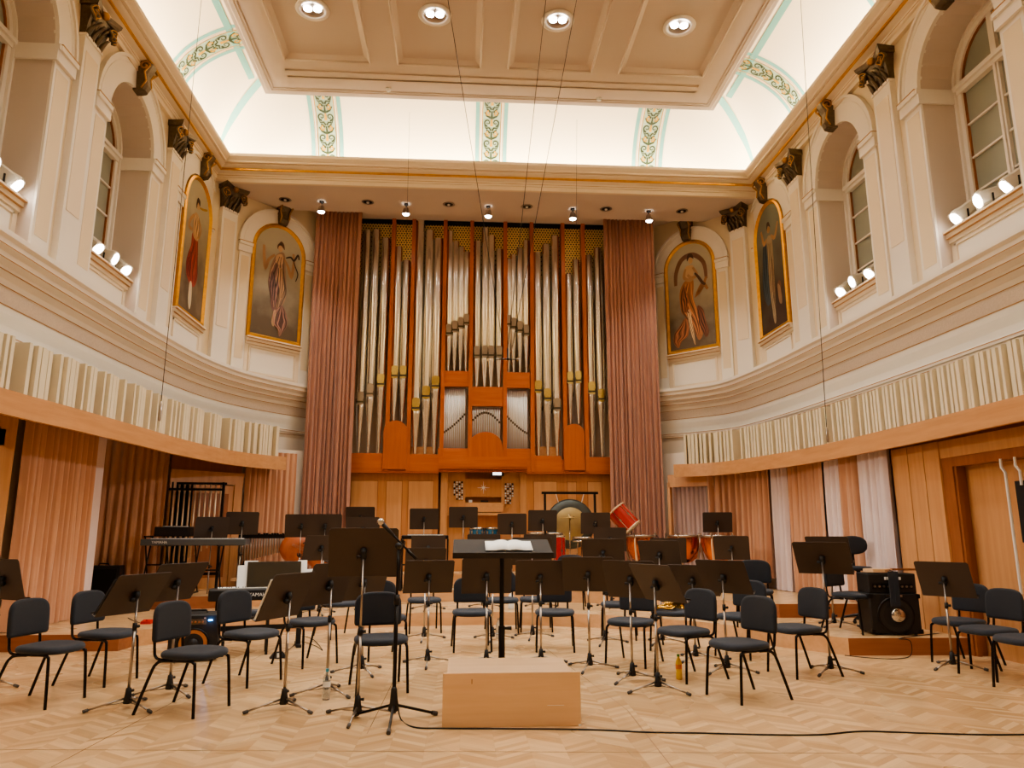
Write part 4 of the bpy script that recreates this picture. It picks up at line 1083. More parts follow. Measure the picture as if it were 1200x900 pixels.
def paint_frame(Mx, hw, z0, spr, label, cm, figs, name='wall_painting'):
    t=thing(name,label,'painting',Mx@Vector((0,z0,0))); Mi=Matrix.Translation(-Vector(t.location))@Mx
    w=.035; n=24
    def outline(r,zb): return [(-r,zb),(r,zb)]+[(r*cos(pi*k/n),spr+r*sin(pi*k/n)) for k in range(n+1)]
    # gilded frame
    mb=MB(); mb.M=Mi; mb.sm=False
    o=outline(hw,z0); i_=outline(hw-.085,z0+.085); m_=outline(hw-.045,z0+.045); q=len(o)
    vs=[(x,z,.0) for x,z in o]+[(x,z,w+.035) for x,z in o]+[(x,z,w+.06) for x,z in m_]+[(x,z,w+.01) for x,z in i_]
    fs=[]
    for a in range(3):
        for k in range(q):
            l=(k+1)%q; fs.append((a*q+k,a*q+l,(a+1)*q+l,(a+1)*q+k))
    mb.add(vs,fs); mb.build('gilded_frame',M['gold'],t)
    mb=MB(); mb.M=Mi; c=outline(hw-.08,z0+.08); mb.add([(x,z,w+.008) for x,z in c],[tuple(range(len(c)))]); mb.build('canvas',cm,t)
    # painted figure: flat colour shapes, u,v in 0..1 of the canvas
    W=2*(hw-.08); H=spr+hw-.08-(z0+.08)
    cache={}
    mats=[]; mb=MB(); mb.M=Mi
    for k,(colr,pts,closed,wd) in enumerate(figs):
        if colr not in cache:
            cache[colr]=len(mats); mats.append(mat('paint_tone',rgb(*colr),.6,var=.28,scale=5))
        mb.mi=cache[colr]; d=w+.010+.0007*k
        P=[(-W/2+u*W, z0+.08+v*H) for u,v in pts]
        if closed:
            S=smooth_path(P,4,True); mb.add([(x,z,d) for x,z in S],[tuple(range(len(S)))])
        else:
            S=smooth_path(P,5); nn=path_normals(S); vs=[]
            for j,((x,z),(a,b)) in enumerate(zip(S,nn)):
                ww=wd*W*(.35+.65*sin(pi*min(1,max(0,.12+.76*j/len(S)))))
                vs+= [(x+a*ww,z+b*ww,d),(x-a*ww,z-b*ww,d)]
            mb.add(vs,[(2*j,2*j+1,2*j+3,2*j+2) for j in range(len(S)-1)])
    # drapery folds on the larger shapes
    k=len(figs)
    for colr,pts,closed,wd in figs:
        if not closed: continue
        us=[p[0] for p in pts]; vs_=[p[1] for p in pts]
        if (max(us)-min(us))*(max(vs_)-min(vs_))<.03: continue
        for q in range(6):
            f=(q+.7)/6.4; line=[]
            for j in range(7):
                v=min(vs_)+(max(vs_)-min(vs_))*(.08+.84*j/6); xs_=[]
                for (a,b),(c_,d_) in zip(pts,pts[1:]+pts[:1]):
                    if (b-v)*(d_-v)<0: xs_.append(a+(c_-a)*(v-b)/(d_-b))
                if len(xs_)>=2: line.append((min(xs_)+(max(xs_)-min(xs_))*(f+.06*sin(j*1.3+q)),v))
            if len(line)<3: continue
            k+=1; g=.62 if q%2 else 1.28; tone=tuple(min(255,int(c*g)) for c in colr)
            key=(tone); 
            if key not in cache: cache[key]=len(mats); mats.append(mat('paint_tone',rgb(*tone),.6,var=.2,scale=6))
            mb.mi=cache[key]; S=smooth_path([(-W/2+u*W,z0+.08+v*H) for u,v in line],4); nn=path_normals(S); vv=[]
            for j,((x,z),(a,b)) in enumerate(zip(S,nn)):
                ww=.012*W*sin(pi*(.1+.8*j/len(S))); vv+=[(x+a*ww,z+b*ww,w+.011+.0007*len(figs)+.0002*k*.5),(x-a*ww,z-b*ww,w+.011+.0007*len(figs)+.0002*k*.5)]
            mb.add(vv,[(2*j,2*j+1,2*j+3,2*j+2) for j in range(len(S)-1)])
    mb.build('painted_figure',mats,t)
    return t
def circ(u,v,r,asp=.55,n=8): return [(u+r*cos(2*pi*k/n),v+r*asp*sin(2*pi*k/n)) for k in range(n)]
skin=(196,158,120); skin2=(170,130,96)
F_DL=[  # muse with raised lyre, purple brown robe, swirling hem
 ((150,120,96),[(.40,.72),(.60,.78),(.66,.60),(.70,.42),(.62,.28),(.46,.22),(.38,.34),(.30,.52)],1,0),
 ((126,92,84),[(.42,.70),(.54,.74),(.60,.58),(.52,.40),(.50,.24),(.40,.26),(.34,.44),(.33,.56)],1,0),
 ((104,76,70),[(.36,.60),(.46,.50),(.44,.30),(.38,.34),(.30,.48)],1,0),
 ((160,124,92),[(.50,.66),(.60,.62),(.66,.44),(.58,.34),(.52,.48)],1,0),
 ((136,100,88),[(.50,.26),(.62,.30),(.72,.24),(.76,.14),(.66,.05),(.60,.02),(.56,.08),(.44,.12),(.44,.20)],1,0),
 ((92,66,62),[(.56,.22),(.66,.24),(.70,.16),(.62,.08),(.54,.14)],1,0),
 ((184,150,116),[(.46,.24),(.51,.22),(.48,.10),(.42,.13)],1,0),
 (skin,[(.44,.74),(.56,.76),(.58,.68),(.50,.66),(.43,.68)],1,0),
 (skin2,[(.40,.74),(.28,.68),(.22,.60),(.18,.70),(.16,.80)],0,.035),
 (skin2,[(.58,.74),(.70,.66),(.78,.58),(.82,.70),(.80,.80)],0,.035),
 ((96,64,44),[(.48,.86),(.52,.88),(.58,.86),(.60,.81),(.54,.83),(.46,.80),(.44,.83)],1,0),
 (skin,circ(.51,.81,.048,.62),1,0),
 ((66,48,36),[(.47,.84),(.52,.865),(.57,.84),(.54,.845)],1,0),
 ((62,44,34),[(.64,.74),(.74,.76),(.82,.74),(.90,.80),(.93,.76)],0,.02),
 ((62,44,34),[(.80,.74),(.86,.68),(.92,.62),(.88,.55)],0,.012)]
F_DR=[  # muse with a horn and a scarf over the head
 ((120,84,64),[(.14,.62),(.18,.78),(.40,.88),(.66,.86),(.80,.74),(.82,.62)],0,.05),
 ((150,104,72),[(.14,.64),(.22,.56),(.34,.50),(.22,.58),(.12,.52)],0,.04),
 ((164,108,70),[(.44,.66),(.62,.64),(.74,.54),(.72,.36),(.62,.30),(.46,.16),(.36,.06),(.26,.14),(.36,.34),(.44,.46),(.42,.58)],1,0),
 ((132,80,54),[(.60,.60),(.72,.52),(.70,.36),(.60,.32),(.54,.44)],1,0),
 ((146,92,62),[(.62,.30),(.78,.22),(.90,.16),(.92,.08),(.82,.02),(.74,.08),(.60,.12),(.56,.22)],1,0),
 ((112,70,50),[(.24,.34),(.36,.38),(.34,.22),(.22,.08),(.14,.12),(.20,.24)],1,0),
 (skin,[(.50,.36),(.60,.34),(.56,.20),(.50,.08),(.44,.02),(.46,.14),(.50,.24)],1,0),
 (skin,[(.42,.78),(.58,.78),(.60,.70),(.54,.64),(.44,.66),(.40,.72)],1,0),
 (skin2,[(.42,.76),(.34,.68),(.46,.66),(.54,.70)],0,.035),
 (skin2,[(.58,.76),(.62,.68),(.48,.64),(.36,.68)],0,.035),
 ((84,56,40),[(.38,.70),(.30,.65),(.22,.59),(.16,.57)],0,.03),
 (skin,circ(.46,.83,.052,.62),1,0),
 ((78,52,36),[(.39,.84),(.42,.89),(.50,.90),(.54,.86),(.53,.83),(.48,.865),(.42,.85)],1,0)]
F_SL=[  # woman with bare back, red dress, long trumpet
 ((152,62,54),[(.36,.58),(.58,.58),(.66,.42),(.70,.30),(.62,.22),(.50,.20),(.36,.22),(.24,.28),(.26,.40),(.34,.48)],1,0),
 ((122,44,42),[(.30,.44),(.40,.42),(.40,.26),(.28,.26),(.22,.34)],1,0),
 ((176,84,70),[(.50,.56),(.58,.50),(.60,.34),(.52,.30)],1,0),
 ((206,190,160),[(.42,.22),(.50,.22),(.54,.10),(.50,.03),(.44,.05),(.40,.12)],1,0),
 (skin,[(.38,.74),(.54,.74),(.60,.64),(.58,.56),(.40,.56),(.36,.64)],1,0),
 (skin2,[(.36,.72),(.24,.66),(.20,.60),(.34,.60)],0,.035),
 (skin2,[(.54,.73),(.66,.66),(.60,.58)],0,.03),
 (skin,circ(.48,.81,.055,.5),1,0),
 ((70,46,34),[(.40,.82),(.44,.87),(.54,.86),(.54,.82),(.46,.835),(.42,.78)],1,0),
 ((168,128,60),[(.54,.81),(.70,.83),(.86,.86)],0,.018)]
F_SR=[  # standing figure with blue cloak
 ((70,84,96),[(.56,.74),(.74,.70),(.82,.54),(.86,.36),(.74,.22),(.60,.24),(.62,.44),(.58,.60)],1,0),
 ((164,144,116),[(.40,.72),(.58,.74),(.62,.56),(.60,.36),(.56,.14),(.50,.04),(.44,.08),(.44,.30),(.38,.52)],1,0),
 ((132,108,84),[(.40,.58),(.46,.54),(.48,.30),(.44,.14),(.40,.30)],1,0),
 (skin2,[(.42,.74),(.28,.70),(.14,.80)],0,.035),
 (skin2,[(.58,.74),(.70,.72),(.78,.84)],0,.035),
 (skin2,circ(.49,.80,.055,.5),1,0),
 ((66,44,32),[(.42,.81),(.46,.86),(.54,.86),(.56,.80),(.50,.835)],1,0),
 ((110,78,60),circ(.24,.30,.07,.6),1,0),((150,120,92),[(.20,.28),(.30,.32),(.28,.18),(.18,.16)],1,0)]
cmA=canvas_mat('canvas_sky_warm',rgb(176,166,140),rgb(150,138,116),rgb(96,80,62),0,2.6)
cmB=canvas_mat('canvas_sky_dark',rgb(120,122,108),rgb(92,86,74),rgb(66,46,36),0,2.6)
paint_frame(PAINT_DL,.66,5.53,SPRT,'arched mural of a purple-robed muse with raised lyre, beside the left organ curtain',cmA,F_DL)
paint_frame(PAINT_DR,.66,5.53,SPRT,'arched mural of a muse blowing a horn under a scarf, beside the right organ curtain',cmA,F_DR)
paint_frame(PAINT_SL,.72,5.45,SPRT,'arched mural of a woman in a red dress on the left side wall',cmA,F_SL)
paint_frame(PAINT_SR,.72,5.45,SPRT,'arched dark mural of a figure with blue cloak on the right side wall',cmB,F_SR)
# ================================================================== CHAIRS
def chair_proto():
    t=thing('orchestra_chair','x','chair')
    def rr(w,d,n=28,e=3.2,back=.0):
        out=[]
        for k in range(n):
            a=2*pi*k/n; c,s=cos(a),sin(a)
            out.append((w*math.copysign(abs(c)**(2/e),c),d*math.copysign(abs(s)**(2/e),s)))
        return out
    mb=MB(); mb.sm=True
    rings=[]
    for z,sc in ((.425,.90),(.432,.97),(.448,1.0),(.465,.99),(.478,.94),(.484,.80),(.482,.4)):
        rings.append([(x*sc*(1-.06*(y>0)*y/.21),y*sc-.02,z-.012*(abs(y)/.21)**2*(1 if y<0 else 0)) for x,y in rr(.24,.215)])
    mb.loft(rings); mb.build('seat',M['fabric'],t)
    # backrest: rounded top, curved around the sitter
    n=30; pts=[]
    for k in range(n):
        a=2*pi*k/n; c,s=cos(a),sin(a); e=3.2 if s>0 else 14
        pts.append((.218*math.copysign(abs(c)**(2/ (3.4 if s>0 else 14)),c),.155*math.copysign(abs(s)**(2/e),s)))
    mb=MB(); mb.sm=True; rings=[]
    for d,sc in ((-.022,.86),(-.020,.95),(-.008,1.0),(.010,1.0),(.020,.95),(.022,.84)):
        ring=[]
        for x,z in pts:
            X=x*sc; Zz=z*sc; yb=.225+.10*(Zz+.155)*.5-.9*X*X*.5+d
            ring.append((X,yb,.70+Zz))
        rings.append(ring)
    mb.loft(rings); mb.build('backrest',M['fabric_back'],t)
    for s in (-1,1):
        mb=MB(); mb.sm=True
        mb.tube(smooth_path([(s*.205,-.02,.418),(s*.205,-.13,.418),(s*.208,-.172,.405),(s*.212,-.188,.36),(s*.222,-.215,.0)],4),.0125,8); mb.build('leg',M['chair_tube'],t)
        mb=MB(); mb.sm=True
        mb.tube(smooth_path([(s*.205,.02,.416),(s*.206,.12,.410),(s*.209,.165,.385),(s*.214,.20,.32),(s*.228,.315,.0)],4),.0125,8); mb.build('leg',M['chair_tube'],t)
        mb=MB(); mb.sm=True
        mb.tube(smooth_path([(s*.165,.02,.412),(s*.165,.17,.414),(s*.165,.215,.44),(s*.165,.228,.50),(s*.165,.24,.62)],4),.0115,8); mb.build('back_post',M['chair_tube'],t)
    mb=MB(); mb.cyl((-.205,-.09,.416),(.205,-.09,.416),.010,n=8); mb.cyl((-.205,.10,.412),(.205,.10,.412),.010,n=8)
    for s in (-1,1): mb.cbox((s*.17,-.10,.42),(.05,.04,.02))
    mb.build('seat_frame',M['chair_tube'],t)
    return t
G_CH='black upholstered orchestra chairs on the stage'
CHAIR0=chair_proto(); CHAIR0.scale=(1.05,1.05,1.02)
# ================================================================== MUSIC STANDS
def stand_proto():
    t=thing('music_stand','x','music stand')
    mb=MB(); w,h=.285,.205
    mb.M=Matrix.Identity(4)
    # desk: local origin at the clamp, plate in the xz plane, reader on +y
    n=3; r=.018
    pts=[(-w,-h),(w,-h),(w,h-r),(w-r,h),(-w+r,h),(-w,h-r)]
    vs=[(x,0,z) for x,z in pts]+[(x,.004,z) for x,z in pts]; m_=len(pts)
    mb.add(vs,[tuple(range(m_))[::-1],tuple(range(m_,2*m_))]+[(i,(i+1)%m_,m_+(i+1)%m_,m_+i) for i in range(m_)])
    mb.box(-w,.0,-h-.004,w,.055,-h); mb.box(-w,.052,-h-.004,w,.056,-h+.014)
    dk=mb.build('desk',M['desk'],t)
    mb=MB(); mb.sm=True; mb.cyl((-.022,-.028,-.035),(.022,-.028,-.035),.026); mb.tube([(0,-.004,.02),(0,-.03,0),(0,-.03,-.06)],[.03,.024,.017],8)
    mb.cyl((.0,-.03,-.03),(-.055,-.04,-.03),.012,.016); mb.build('clamp',M['black'],dk)
    mb=MB(); mb.sm=True; mb.cyl((0,0,.13),(0,0,.66),.0125,n=10); mb.build('lower_pole',M['steel'],t)
    mb=MB(); mb.sm=True; mb.cyl((0,0,.63),(0,0,.69),.019,n=10); mb.cyl((.01,0,.66),(.045,0,.66),.011,.014,n=8); mb.build('collar',M['black'],t)
    mb=MB(); mb.sm=True; mb.cyl((0,0,0),(0,0,1),.009,n=8); mb.build('upper_pole',M['steel'],t)
    mb=MB(); mb.sm=True; mb.lathe([(.014,.17),(.022,.165),(.026,.12),(.036,.06),(.034,.045),(.012,.04)],12); mb.cyl((.02,0,.14),(.05,0,.14),.010,.013,n=8); mb.build('tripod_hub',M['black'],t)
    for k in range(3):
        a=2*pi*k/3+.35; c,s=cos(a),sin(a)
        mb=MB(); mb.sm=True; mb.tube([(.03*c,.03*s,.085),(.30*c,.30*s,.018)],.0085,7); mb.tube([(.02*c,.02*s,.055),(.16*c,.16*s,.045)],.005,6)
        lg=mb.build('leg',M['steel'],t)
        mb=MB(); mb.sm=True; mb.cyl((.285*c,.285*s,.022),(.325*c,.325*s,.012),.0155,.014,n=8); mb.build('rubber_foot',M['rubber'],lg)
    return t
STAND0=stand_proto()
index_kids()
used={'c':0,'s':0}
def chair(x,y,z,phi,label,group=None):
    rz=radians(phi)
    if not used['c']: used['c']=1; o=CHAIR0; o.location=(x,y,z); o.rotation_euler=(0,0,rz); o['label']=label
    else: o=dup(CHAIR0,(x,y,z),rz,label)
    o['group']=group or G_CH; return o
def chairp(px,py,lvl,phi,label,group=None):
    p=atz(px,py,lvl+.47); return chair(p.x,p.y,lvl,phi,label,group)
ST_LAST=[]
def stand(x,y,z,phi,h,tilt,label,roll=0,twist=0):
    rz=radians(phi)
    if not used['s']: used['s']=1; o=STAND0; o.location=(x,y,z); o.rotation_euler=(0,0,rz); o['label']=label
    else: o=dup(STAND0,(x,y,z),rz,label)
    o['group']='black desk music stands of the orchestra'
    for c in KIDS[o.name]:
        n=c.name.split('.')[0]
        if n=='desk': c.location=(0,.03,h+.04); c.rotation_euler=(radians(tilt),radians(roll),radians(twist))
        if n=='upper_pole': c.location=(0,0,.5); c.scale=(1,1,h-.5)
    ST_LAST.append((o,h,tilt,rz)); return o
def standp(bx,by,lvl,dy,phi,tilt,label,**k):
    # base position from its foot hub on the floor, height from where the desk centre shows
    p=atz(bx,by,lvl+.10); h=zat(p.x,p.y,dy)-lvl-.04; h=max(.72,min(1.35,h))
    return stand(p.x,p.y,lvl,phi,h,tilt,label,**k)
# tilt: top of the desk leans towards -y (away from the reader on +y) => positive rotation about x
chairp(57,757,0,78,'orchestra chair at the far left edge of the floor, in front of the salmon curtain')
chairp(124,741,0,76,'orchestra chair behind the tilted stand at left, its back against the left riser')
chairp(226,763,0,72,'orchestra chair directly in front of the amplifier with the orange cone')
chairp(293,741,0,62,'orchestra chair in front of the black digital piano at left')
chairp(363,727,0,48,'orchestra chair behind the third tilted stand from the left, partly covered by its desk')
chairp(446,747,0,14,'orchestra chair standing alone in the front centre behind the microphone stand')
chairp(399,706,0,34,'orchestra chair in the second row left, mostly hidden by large stand desks')
chairp(449,722,0,24,'orchestra chair just behind the lone front centre chair')
chairp(497,702,0,10,'orchestra chair under the tilted desk left of the conductor, near the first riser')
chairp(553,716,0,3,'orchestra chair directly left of the black conductor pole')
chairp(588,702,0,0,'orchestra chair in the second row centre, behind the conductor pole')
chairp(628,701,0,-3,'orchestra chair in the second row right of centre with a black case under it')
chairp(650,716,0,-6,'orchestra chair in the front row right of the conductor pole')
chairp(725,707,0,-14,'orchestra chair near the first riser behind the pair of stands right of centre')
chairp(740,727,0,-34,'orchestra chair behind the two overlapping stands right of the podium')
CH_HORN=chairp(788,716,0,-32,'orchestra chair with a brass horn lying on its seat')
chairp(803,738,0,-64,'orchestra chair beside the yellow juice bottle')
chairp(868,753,0,-70,'foremost orchestra chair at right, seen side-on, nearest the camera')
chairp(868,721,0,-52,'orchestra chair behind the foremost right chair, close to the riser')
chairp(934,735,0,-76,'orchestra chair at right whose back leans towards the amplifier')
chairp(884,692,.2,-24,'dark blue backed chair on the first riser in front of the staging deck')
chairp(668,679,.2,-12,'orchestra chair on the riser behind the front stand right of the podium')
chairp(998,696,.2,34,'orchestra chair on the riser beside the amplifier with a shiny speaker cone')
chairp(1125,727,0,-70,'dark chair at far right with a black stand behind it')
chairp(1160,737,0,-80,'dark chair in the middle of the crowded group at the right edge')
chairp(1205,748,0,-84,'dark chair cut off by the right edge of the view')

S=standp
S(150,816,0,696,66,34,'music stand at far left, its desk tilted nearly flat beside the second chair')
SHEET0=ST_LAST[-1]
S(199,800,0,682,62,32,'music stand behind the leftmost tilted one, base hidden by the amplifier chair',)
S(333,817,0,698,66,24,'music stand with white sheets showing on its edge, in front of the digital piano')
SHEET1=ST_LAST[-1]
S(383,800,0,684,58,22,'music stand behind the clear water bottle at left')
S(424,777,0,682,38,22,'music stand half hidden behind the big front desk left of centre')
S(419,826,0,647,6,18,'frontmost music stand with the large upright desk beside the microphone stand')
S(501,768,0,676,10,26,'music stand with a slanted desk left of the conductor desk, in the front row')
S(497,741,0,658,6,24,'music stand behind the slanted desk left of the conductor')
S(570,769,0,675,2,18,'music stand directly in front of the conductor desk, base by the podium')
S(577,741,0,650,0,20,'music stand hidden behind the conductor desk, its thin pole left of the black pole')
S(634,768,0,677,-2,18,'music stand just right of the conductor desk, level desk facing front')
S(624,739,0,646,-4,20,'music stand whose desk corner shows above the one right of the conductor')
S(691,773,0,673,-14,24,'music stand with dark clips on its pole, right of the podium')
S(709,745,0,648,-14,22,'music stand behind the pair of desks right of centre, near the riser')
S(741,785,0,679,-34,24,'music stand with a slanted desk overlapping the brown lit one at right')
S(771,797,0,683,-62,32,'music stand with a brown lit desk seen edge-on right of the podium')
S(776,745,0,650,-30,22,'music stand with its base beside the horn chair, desk below the timpani')
S(815,763,0,680,-36,30,'music stand left of two desks in front of the dark blue chair')
S(852,776,0,676,-46,30,'music stand with its base between the two right chairs')
S(973,777,0,654,-38,34,'tall music stand by the right riser next to the side-on chair')
S(977,725,.2,644,-40,30,'music stand on the riser just behind the tall right one')
S(1116,772,0,679,-56,22,'black music stand at the right edge behind the crowded dark chairs')
S(-14,792,0,679,-30,16,'dark music stand cut off by the left edge of the view')
S(242,703,.2,619,30,18,'music stand in front of the long grey keyboard')
S(861,708,.2,642,-24,20,'music stand on the riser in front of the dark blue chair')
S(786,712,.2,645,-12,20,'music stand on the riser in front of the copper timpani')
S(374,712,.2,642,30,20,'music stand in front of the double bass')
def back_stand(cx,cyy,Y,lvl,phi,label,tilt=12):
    p=aty(cx,cyy,Y); stand(p.x,Y,lvl,phi,max(.72,p.z-lvl-.04),tilt,label)
back_stand(284,613,13.95,.4,20,'music stand between the bell rack and the mallet instrument at back left')
back_stand(353,616,13.6,.4,8,'left music stand of the close pair behind the double bass')
back_stand(381,616,13.3,.4,8,'right music stand of the close pair behind the double bass')
back_stand(422,606,14.9,.4,0,'music stand in front of the left organ panelling, upper of two')
back_stand(425,620,13.0,.2,4,'music stand just below the one in front of the left organ panelling')
back_stand(497,608,14.8,.4,0,'music stand in the back row behind the small keyboard')
back_stand(543,606,14.8,.4,0,'music stand in the back row in front of the organ stop knobs')
back_stand(600,614,14.6,.4,-6,'music stand in the back row right of the blue drums')
back_stand(636,610,14.6,.4,0,'music stand in the back row just left of the gong')
back_stand(698,613,14.3,.4,-6,'music stand in the back row between the gong and the red drum')
back_stand(841,612,14.55,.6,-14,'small looking music stand at the back in front of the lilac curtain',20)
back_stand(715,632,12.9,.2,-8,'music stand below the red tilted drum')
back_stand(770,646,12.2,.2,-16,'music stand in front of the horn chair row, second from the red drum') if 0 else None
back_stand(502,642,12.6,.2,4,'music stand on the first riser with a thin top edge, under the small keyboard')
back_stand(567,640,12.9,.2,0,'music stand on the riser behind the conductor desk, under the blue drums')
back_stand(633,640,12.9,.2,0,'music stand on the riser left of the narrow red drum')
# conductor stand
def conductor():
    p=atz(588,812,0); x=p.x; y=p.y+.0; y=6.95; x=aty(588,700,y).x
    t=thing('conductor_stand','wide black conductor desk on a thick pole holding an open white score','music stand',(x,y,0))
    z=zat(x,y,641)
    mb=MB(); R=Matrix.Translation((0,0,z))@Matrix.Rotation(radians(15),4,'X'); mb.M=R
    mb.bbox(-.45,-.24,-.006,.45,.24,.006,.003); mb.box(-.45,-.258,-.03,.45,-.24,.022); mb.build('desk',M['desk_dark'],t)
    mb=MB(); mb.cyl((-0,0,.30),(0,0,z-.02),.021,n=12); mb.build('upper_pole',M['black_metal'],t)
    mb=MB(); mb.cyl((0,0,.03),(0,0,.62),.03,n=12); mb.build('lower_pole',M['black_metal'],t)
    mb=MB(); mb.cyl((.02,0,.6),(.09,0,.6),.012,.018,n=8); mb.build('knob',M['black'],t)
    for k in range(4):
        a=pi/4+k*pi/2; mb=MB(); mb.tube([(0,0,.05),(.32*cos(a),.32*sin(a),.02)],.016,6); mb.build('leg',M['black_metal'],t)
    sc=thing('open_score','open white score lying on the conductor desk','score',(x+.06,y-.02,z+.002)); 
    mb=MB(); mb.M=Matrix.Rotation(radians(15),4,'X')
    for s in (-1,1):
        rings=[]; n=8
        vs=[];fs=[]
        for i in range(n+1):
            q=i/n; X=s*.215*q; zz=.012+.018*sin(pi*min(1,q*1.6))*(1-q*.6)
            vs+=[(X,-.15,zz),(X,.15,zz),(X,.15,.008),(X,-.15,.008)]
        for i in range(n):
            for k in range(4): fs.append((i*4+k,i*4+(k+1)%4,(i+1)*4+(k+1)%4,(i+1)*4+k))
        fs.append((n*4,n*4+1,n*4+2,n*4+3)); mb.sm=True; mb.add(vs,fs)
    mb.build('pages',M['paper'],sc)
conductor()
# ---- podium
pl=atz(518,852,0); pr=atz(682,852,0); px0,px1=pl.x,pr.x; py=(pl.y+pr.y)/2; ph=zat((px0+px1)/2,py,788)
pod=thing('conductor_podium','plain light wooden box podium in the front centre of the floor','podium',((px0+px1)/2,py,0))
hx=(px1-px0)/2
mb=MB(); mb.bbox(-hx,0,0,hx,.022,ph,.003); mb.build('front_board',M['podium'],pod)
mb=MB(); mb.bbox(-hx+.03,.022,ph-.022,hx-.06,.68,ph,.003); mb.build('top_board',M['podium'],pod)
for s,x in ((0,-hx+.03),(1,hx-.08)):
    mb=MB(); mb.box(x,.022,0,x+.02,.68,ph-.022); mb.build('side_board',M['podium'],pod)
mb=MB(); mb.box(-hx+.03,.66,0,hx-.06,.68,ph-.022); mb.build('rear_board',M['podium'],pod)
mb=MB(); mb.box(-hx+.22,-.002,ph-.08,-hx+.226,.002,ph-.045); mb.build('knot_mark',M['beech_dark'],pod); mb=MB(); mb.mi=0; mb.box(hx-.26,-.002,ph*.38,hx-.13,.001,ph*.385); mb.build('scuff_mark',M['paper'],pod); mb=MB(); mb.box(hx-.02,-.004,.0,hx-.0,.0,.012); mb.build('corner_chip',M['paper'],pod)
mb=MB(); mb.box(hx-.058,.03,.0,hx-.055,.45,ph-.03); mb.box(hx-.056,.03,ph-.06,hx-.01,.05,ph-.004); mb.build('edge_strip',M['podium'],pod)

# ---- microphone stand
def mic_stand():
    p=atz(461,838,.05); x,y=p.x,p.y; top=zat(x,y,640)
    t=thing('microphone_stand','black boom microphone stand in front of the lone centre chair','microphone stand',(x,y,0))
    mb=MB(); mb.sm=True; mb.cyl((0,0,.10),(0,0,.95),.016,n=10); mb.build('lower_pole',M['black_metal'],t)
    mb=MB(); mb.sm=True; mb.cyl((0,0,.90),(0,0,top),.011,n=10); mb.build('upper_pole',M['black_metal'],t)
    mb=MB(); mb.sm=True; mb.cyl((0,0,.88),(0,0,.96),.024,n=10); mb.build('collar',M['black'],t)
    mb=MB(); mb.sm=True; mb.lathe([(.016,.26),(.024,.24),(.032,.14),(.045,.09),(.02,.07)],12); mb.build('tripod_hub',M['black'],t)
    for k in range(3):
        a=-pi/2+k*2*pi/3; c,s=cos(a),sin(a); mb=MB(); mb.tube([(.03*c,.03*s,.12),(.36*c,.36*s,.02)],.011,7); lg=mb.build('leg',M['black_metal'],t)
        mb=MB(); mb.cyl((.34*c,.34*s,.026),(.385*c,.385*s,.014),.017,n=8); mb.build('rubber_foot',M['rubber'],lg)
    a=aty(455,621,y); b=aty(488,655,y+.1); A=Vector((a.x-x,-.0,a.z)); B=Vector((b.x-x,.05,b.z))
    mb=MB(); mb.sm=True; mb.tube([A,B],.009,8); d=(B-A).normalized(); mb.tube([B-d*.10,B],.014,8); mb.build('boom',M['black_metal'],t)
    mb=MB(); mb.sm=True; mb.sphere((0,0,top),.03,10); mb.build('joint',M['black'],t)
    mb=MB(); mb.sm=True; A2=A-d*.07; mb.tube([A+d*.07,A2],[.013,.019],10); mb.build('microphone',M['black'],t)
    mb=MB(); mb.sm=True; mb.sphere(A2-d*.02,.032,12); mb.build('microphone_grille',M['chrome'],t)
    return x,y
mx_,my_=mic_stand()
# ================================================================== INSTRUMENTS AND EQUIPMENT
def text_part(txt, size, Mx, m, parent, name='lettering', ext=.001):
    cu=bpy.data.curves.new('lettering_curve','FONT'); cu.body=txt; cu.size=size; cu.extrude=ext; cu.align_x='CENTER'; cu.align_y='CENTER'
    to=bpy.data.objects.new('tmp_text',cu); COL.objects.link(to)
    bpy.context.view_layer.update()
    me=bpy.data.meshes.new_from_object(to.evaluated_get(bpy.context.evaluated_depsgraph_get()))
    bpy.data.objects.remove(to); me.materials.clear(); me.materials.append(m)
    o=bpy.data.objects.new(name,me); COL.objects.link(o); o.parent=parent; o.matrix_local=Mx; return o
FRONT=Matrix.Rotation(pi/2,4,'X')     # text in xy -> upright facing -y
def combo_amp(x,y,z,rz,w,h,d,label,cone,lead=False):
    t=thing('guitar_amplifier',label,'amplifier',(x,y,z),rz)
    mb=MB(); mb.bbox(-w/2,-d/2,.02,w/2,d/2,h,.012); mb.build('cabinet',M['black'],t)
    for a in (-1,1):
        for b in (-1,1):
            mb=MB(); mb.cyl((a*(w/2-.06),b*(d/2-.05),0),(a*(w/2-.06),b*(d/2-.05),.025),.02,n=8); mb.build('foot',M['rubber'],t)
    return t
# near amp
p=atz(217,777,0); an=combo_amp(p.x,p.y+.25,0,radians(14),.53,.52,.42,'black combo amplifier with an orange-brown cone and a blue light','orange')
def amp_front(t,w,h,d,cone_r,cz,m_cone,ctrl=True):
    mb=MB(); mb.sm=True; R=Matrix.Rotation(pi/2,3,'X')
    mb.lathe([(cone_r*1.12,-.004),(cone_r*1.12,.010),(cone_r,.012),(cone_r*.96,.0)],28,(0,-d/2-.002,cz),R,caps=False); mb.build('speaker_rim',M['black_metal'],t)
    mb=MB(); mb.sm=True; mb.lathe([(cone_r,.006),(cone_r*.9,.008),(cone_r*.35,-.03),(cone_r*.33,-.02),(.001,.0)],28,(0,-d/2-.004,cz),R,caps=False); return mb.build('speaker_cone',m_cone,t)
M['cone_orange']=mat('speaker_cone_orange',rgb(176,112,60),.6,var=.2,scale=10)
M['cone_dark']=mat('speaker_cone_dark',rgb(36,34,34),.5,var=.2,scale=10)
c_=amp_front(an,.53,.52,.42,.155,.20,M['cone_orange'])
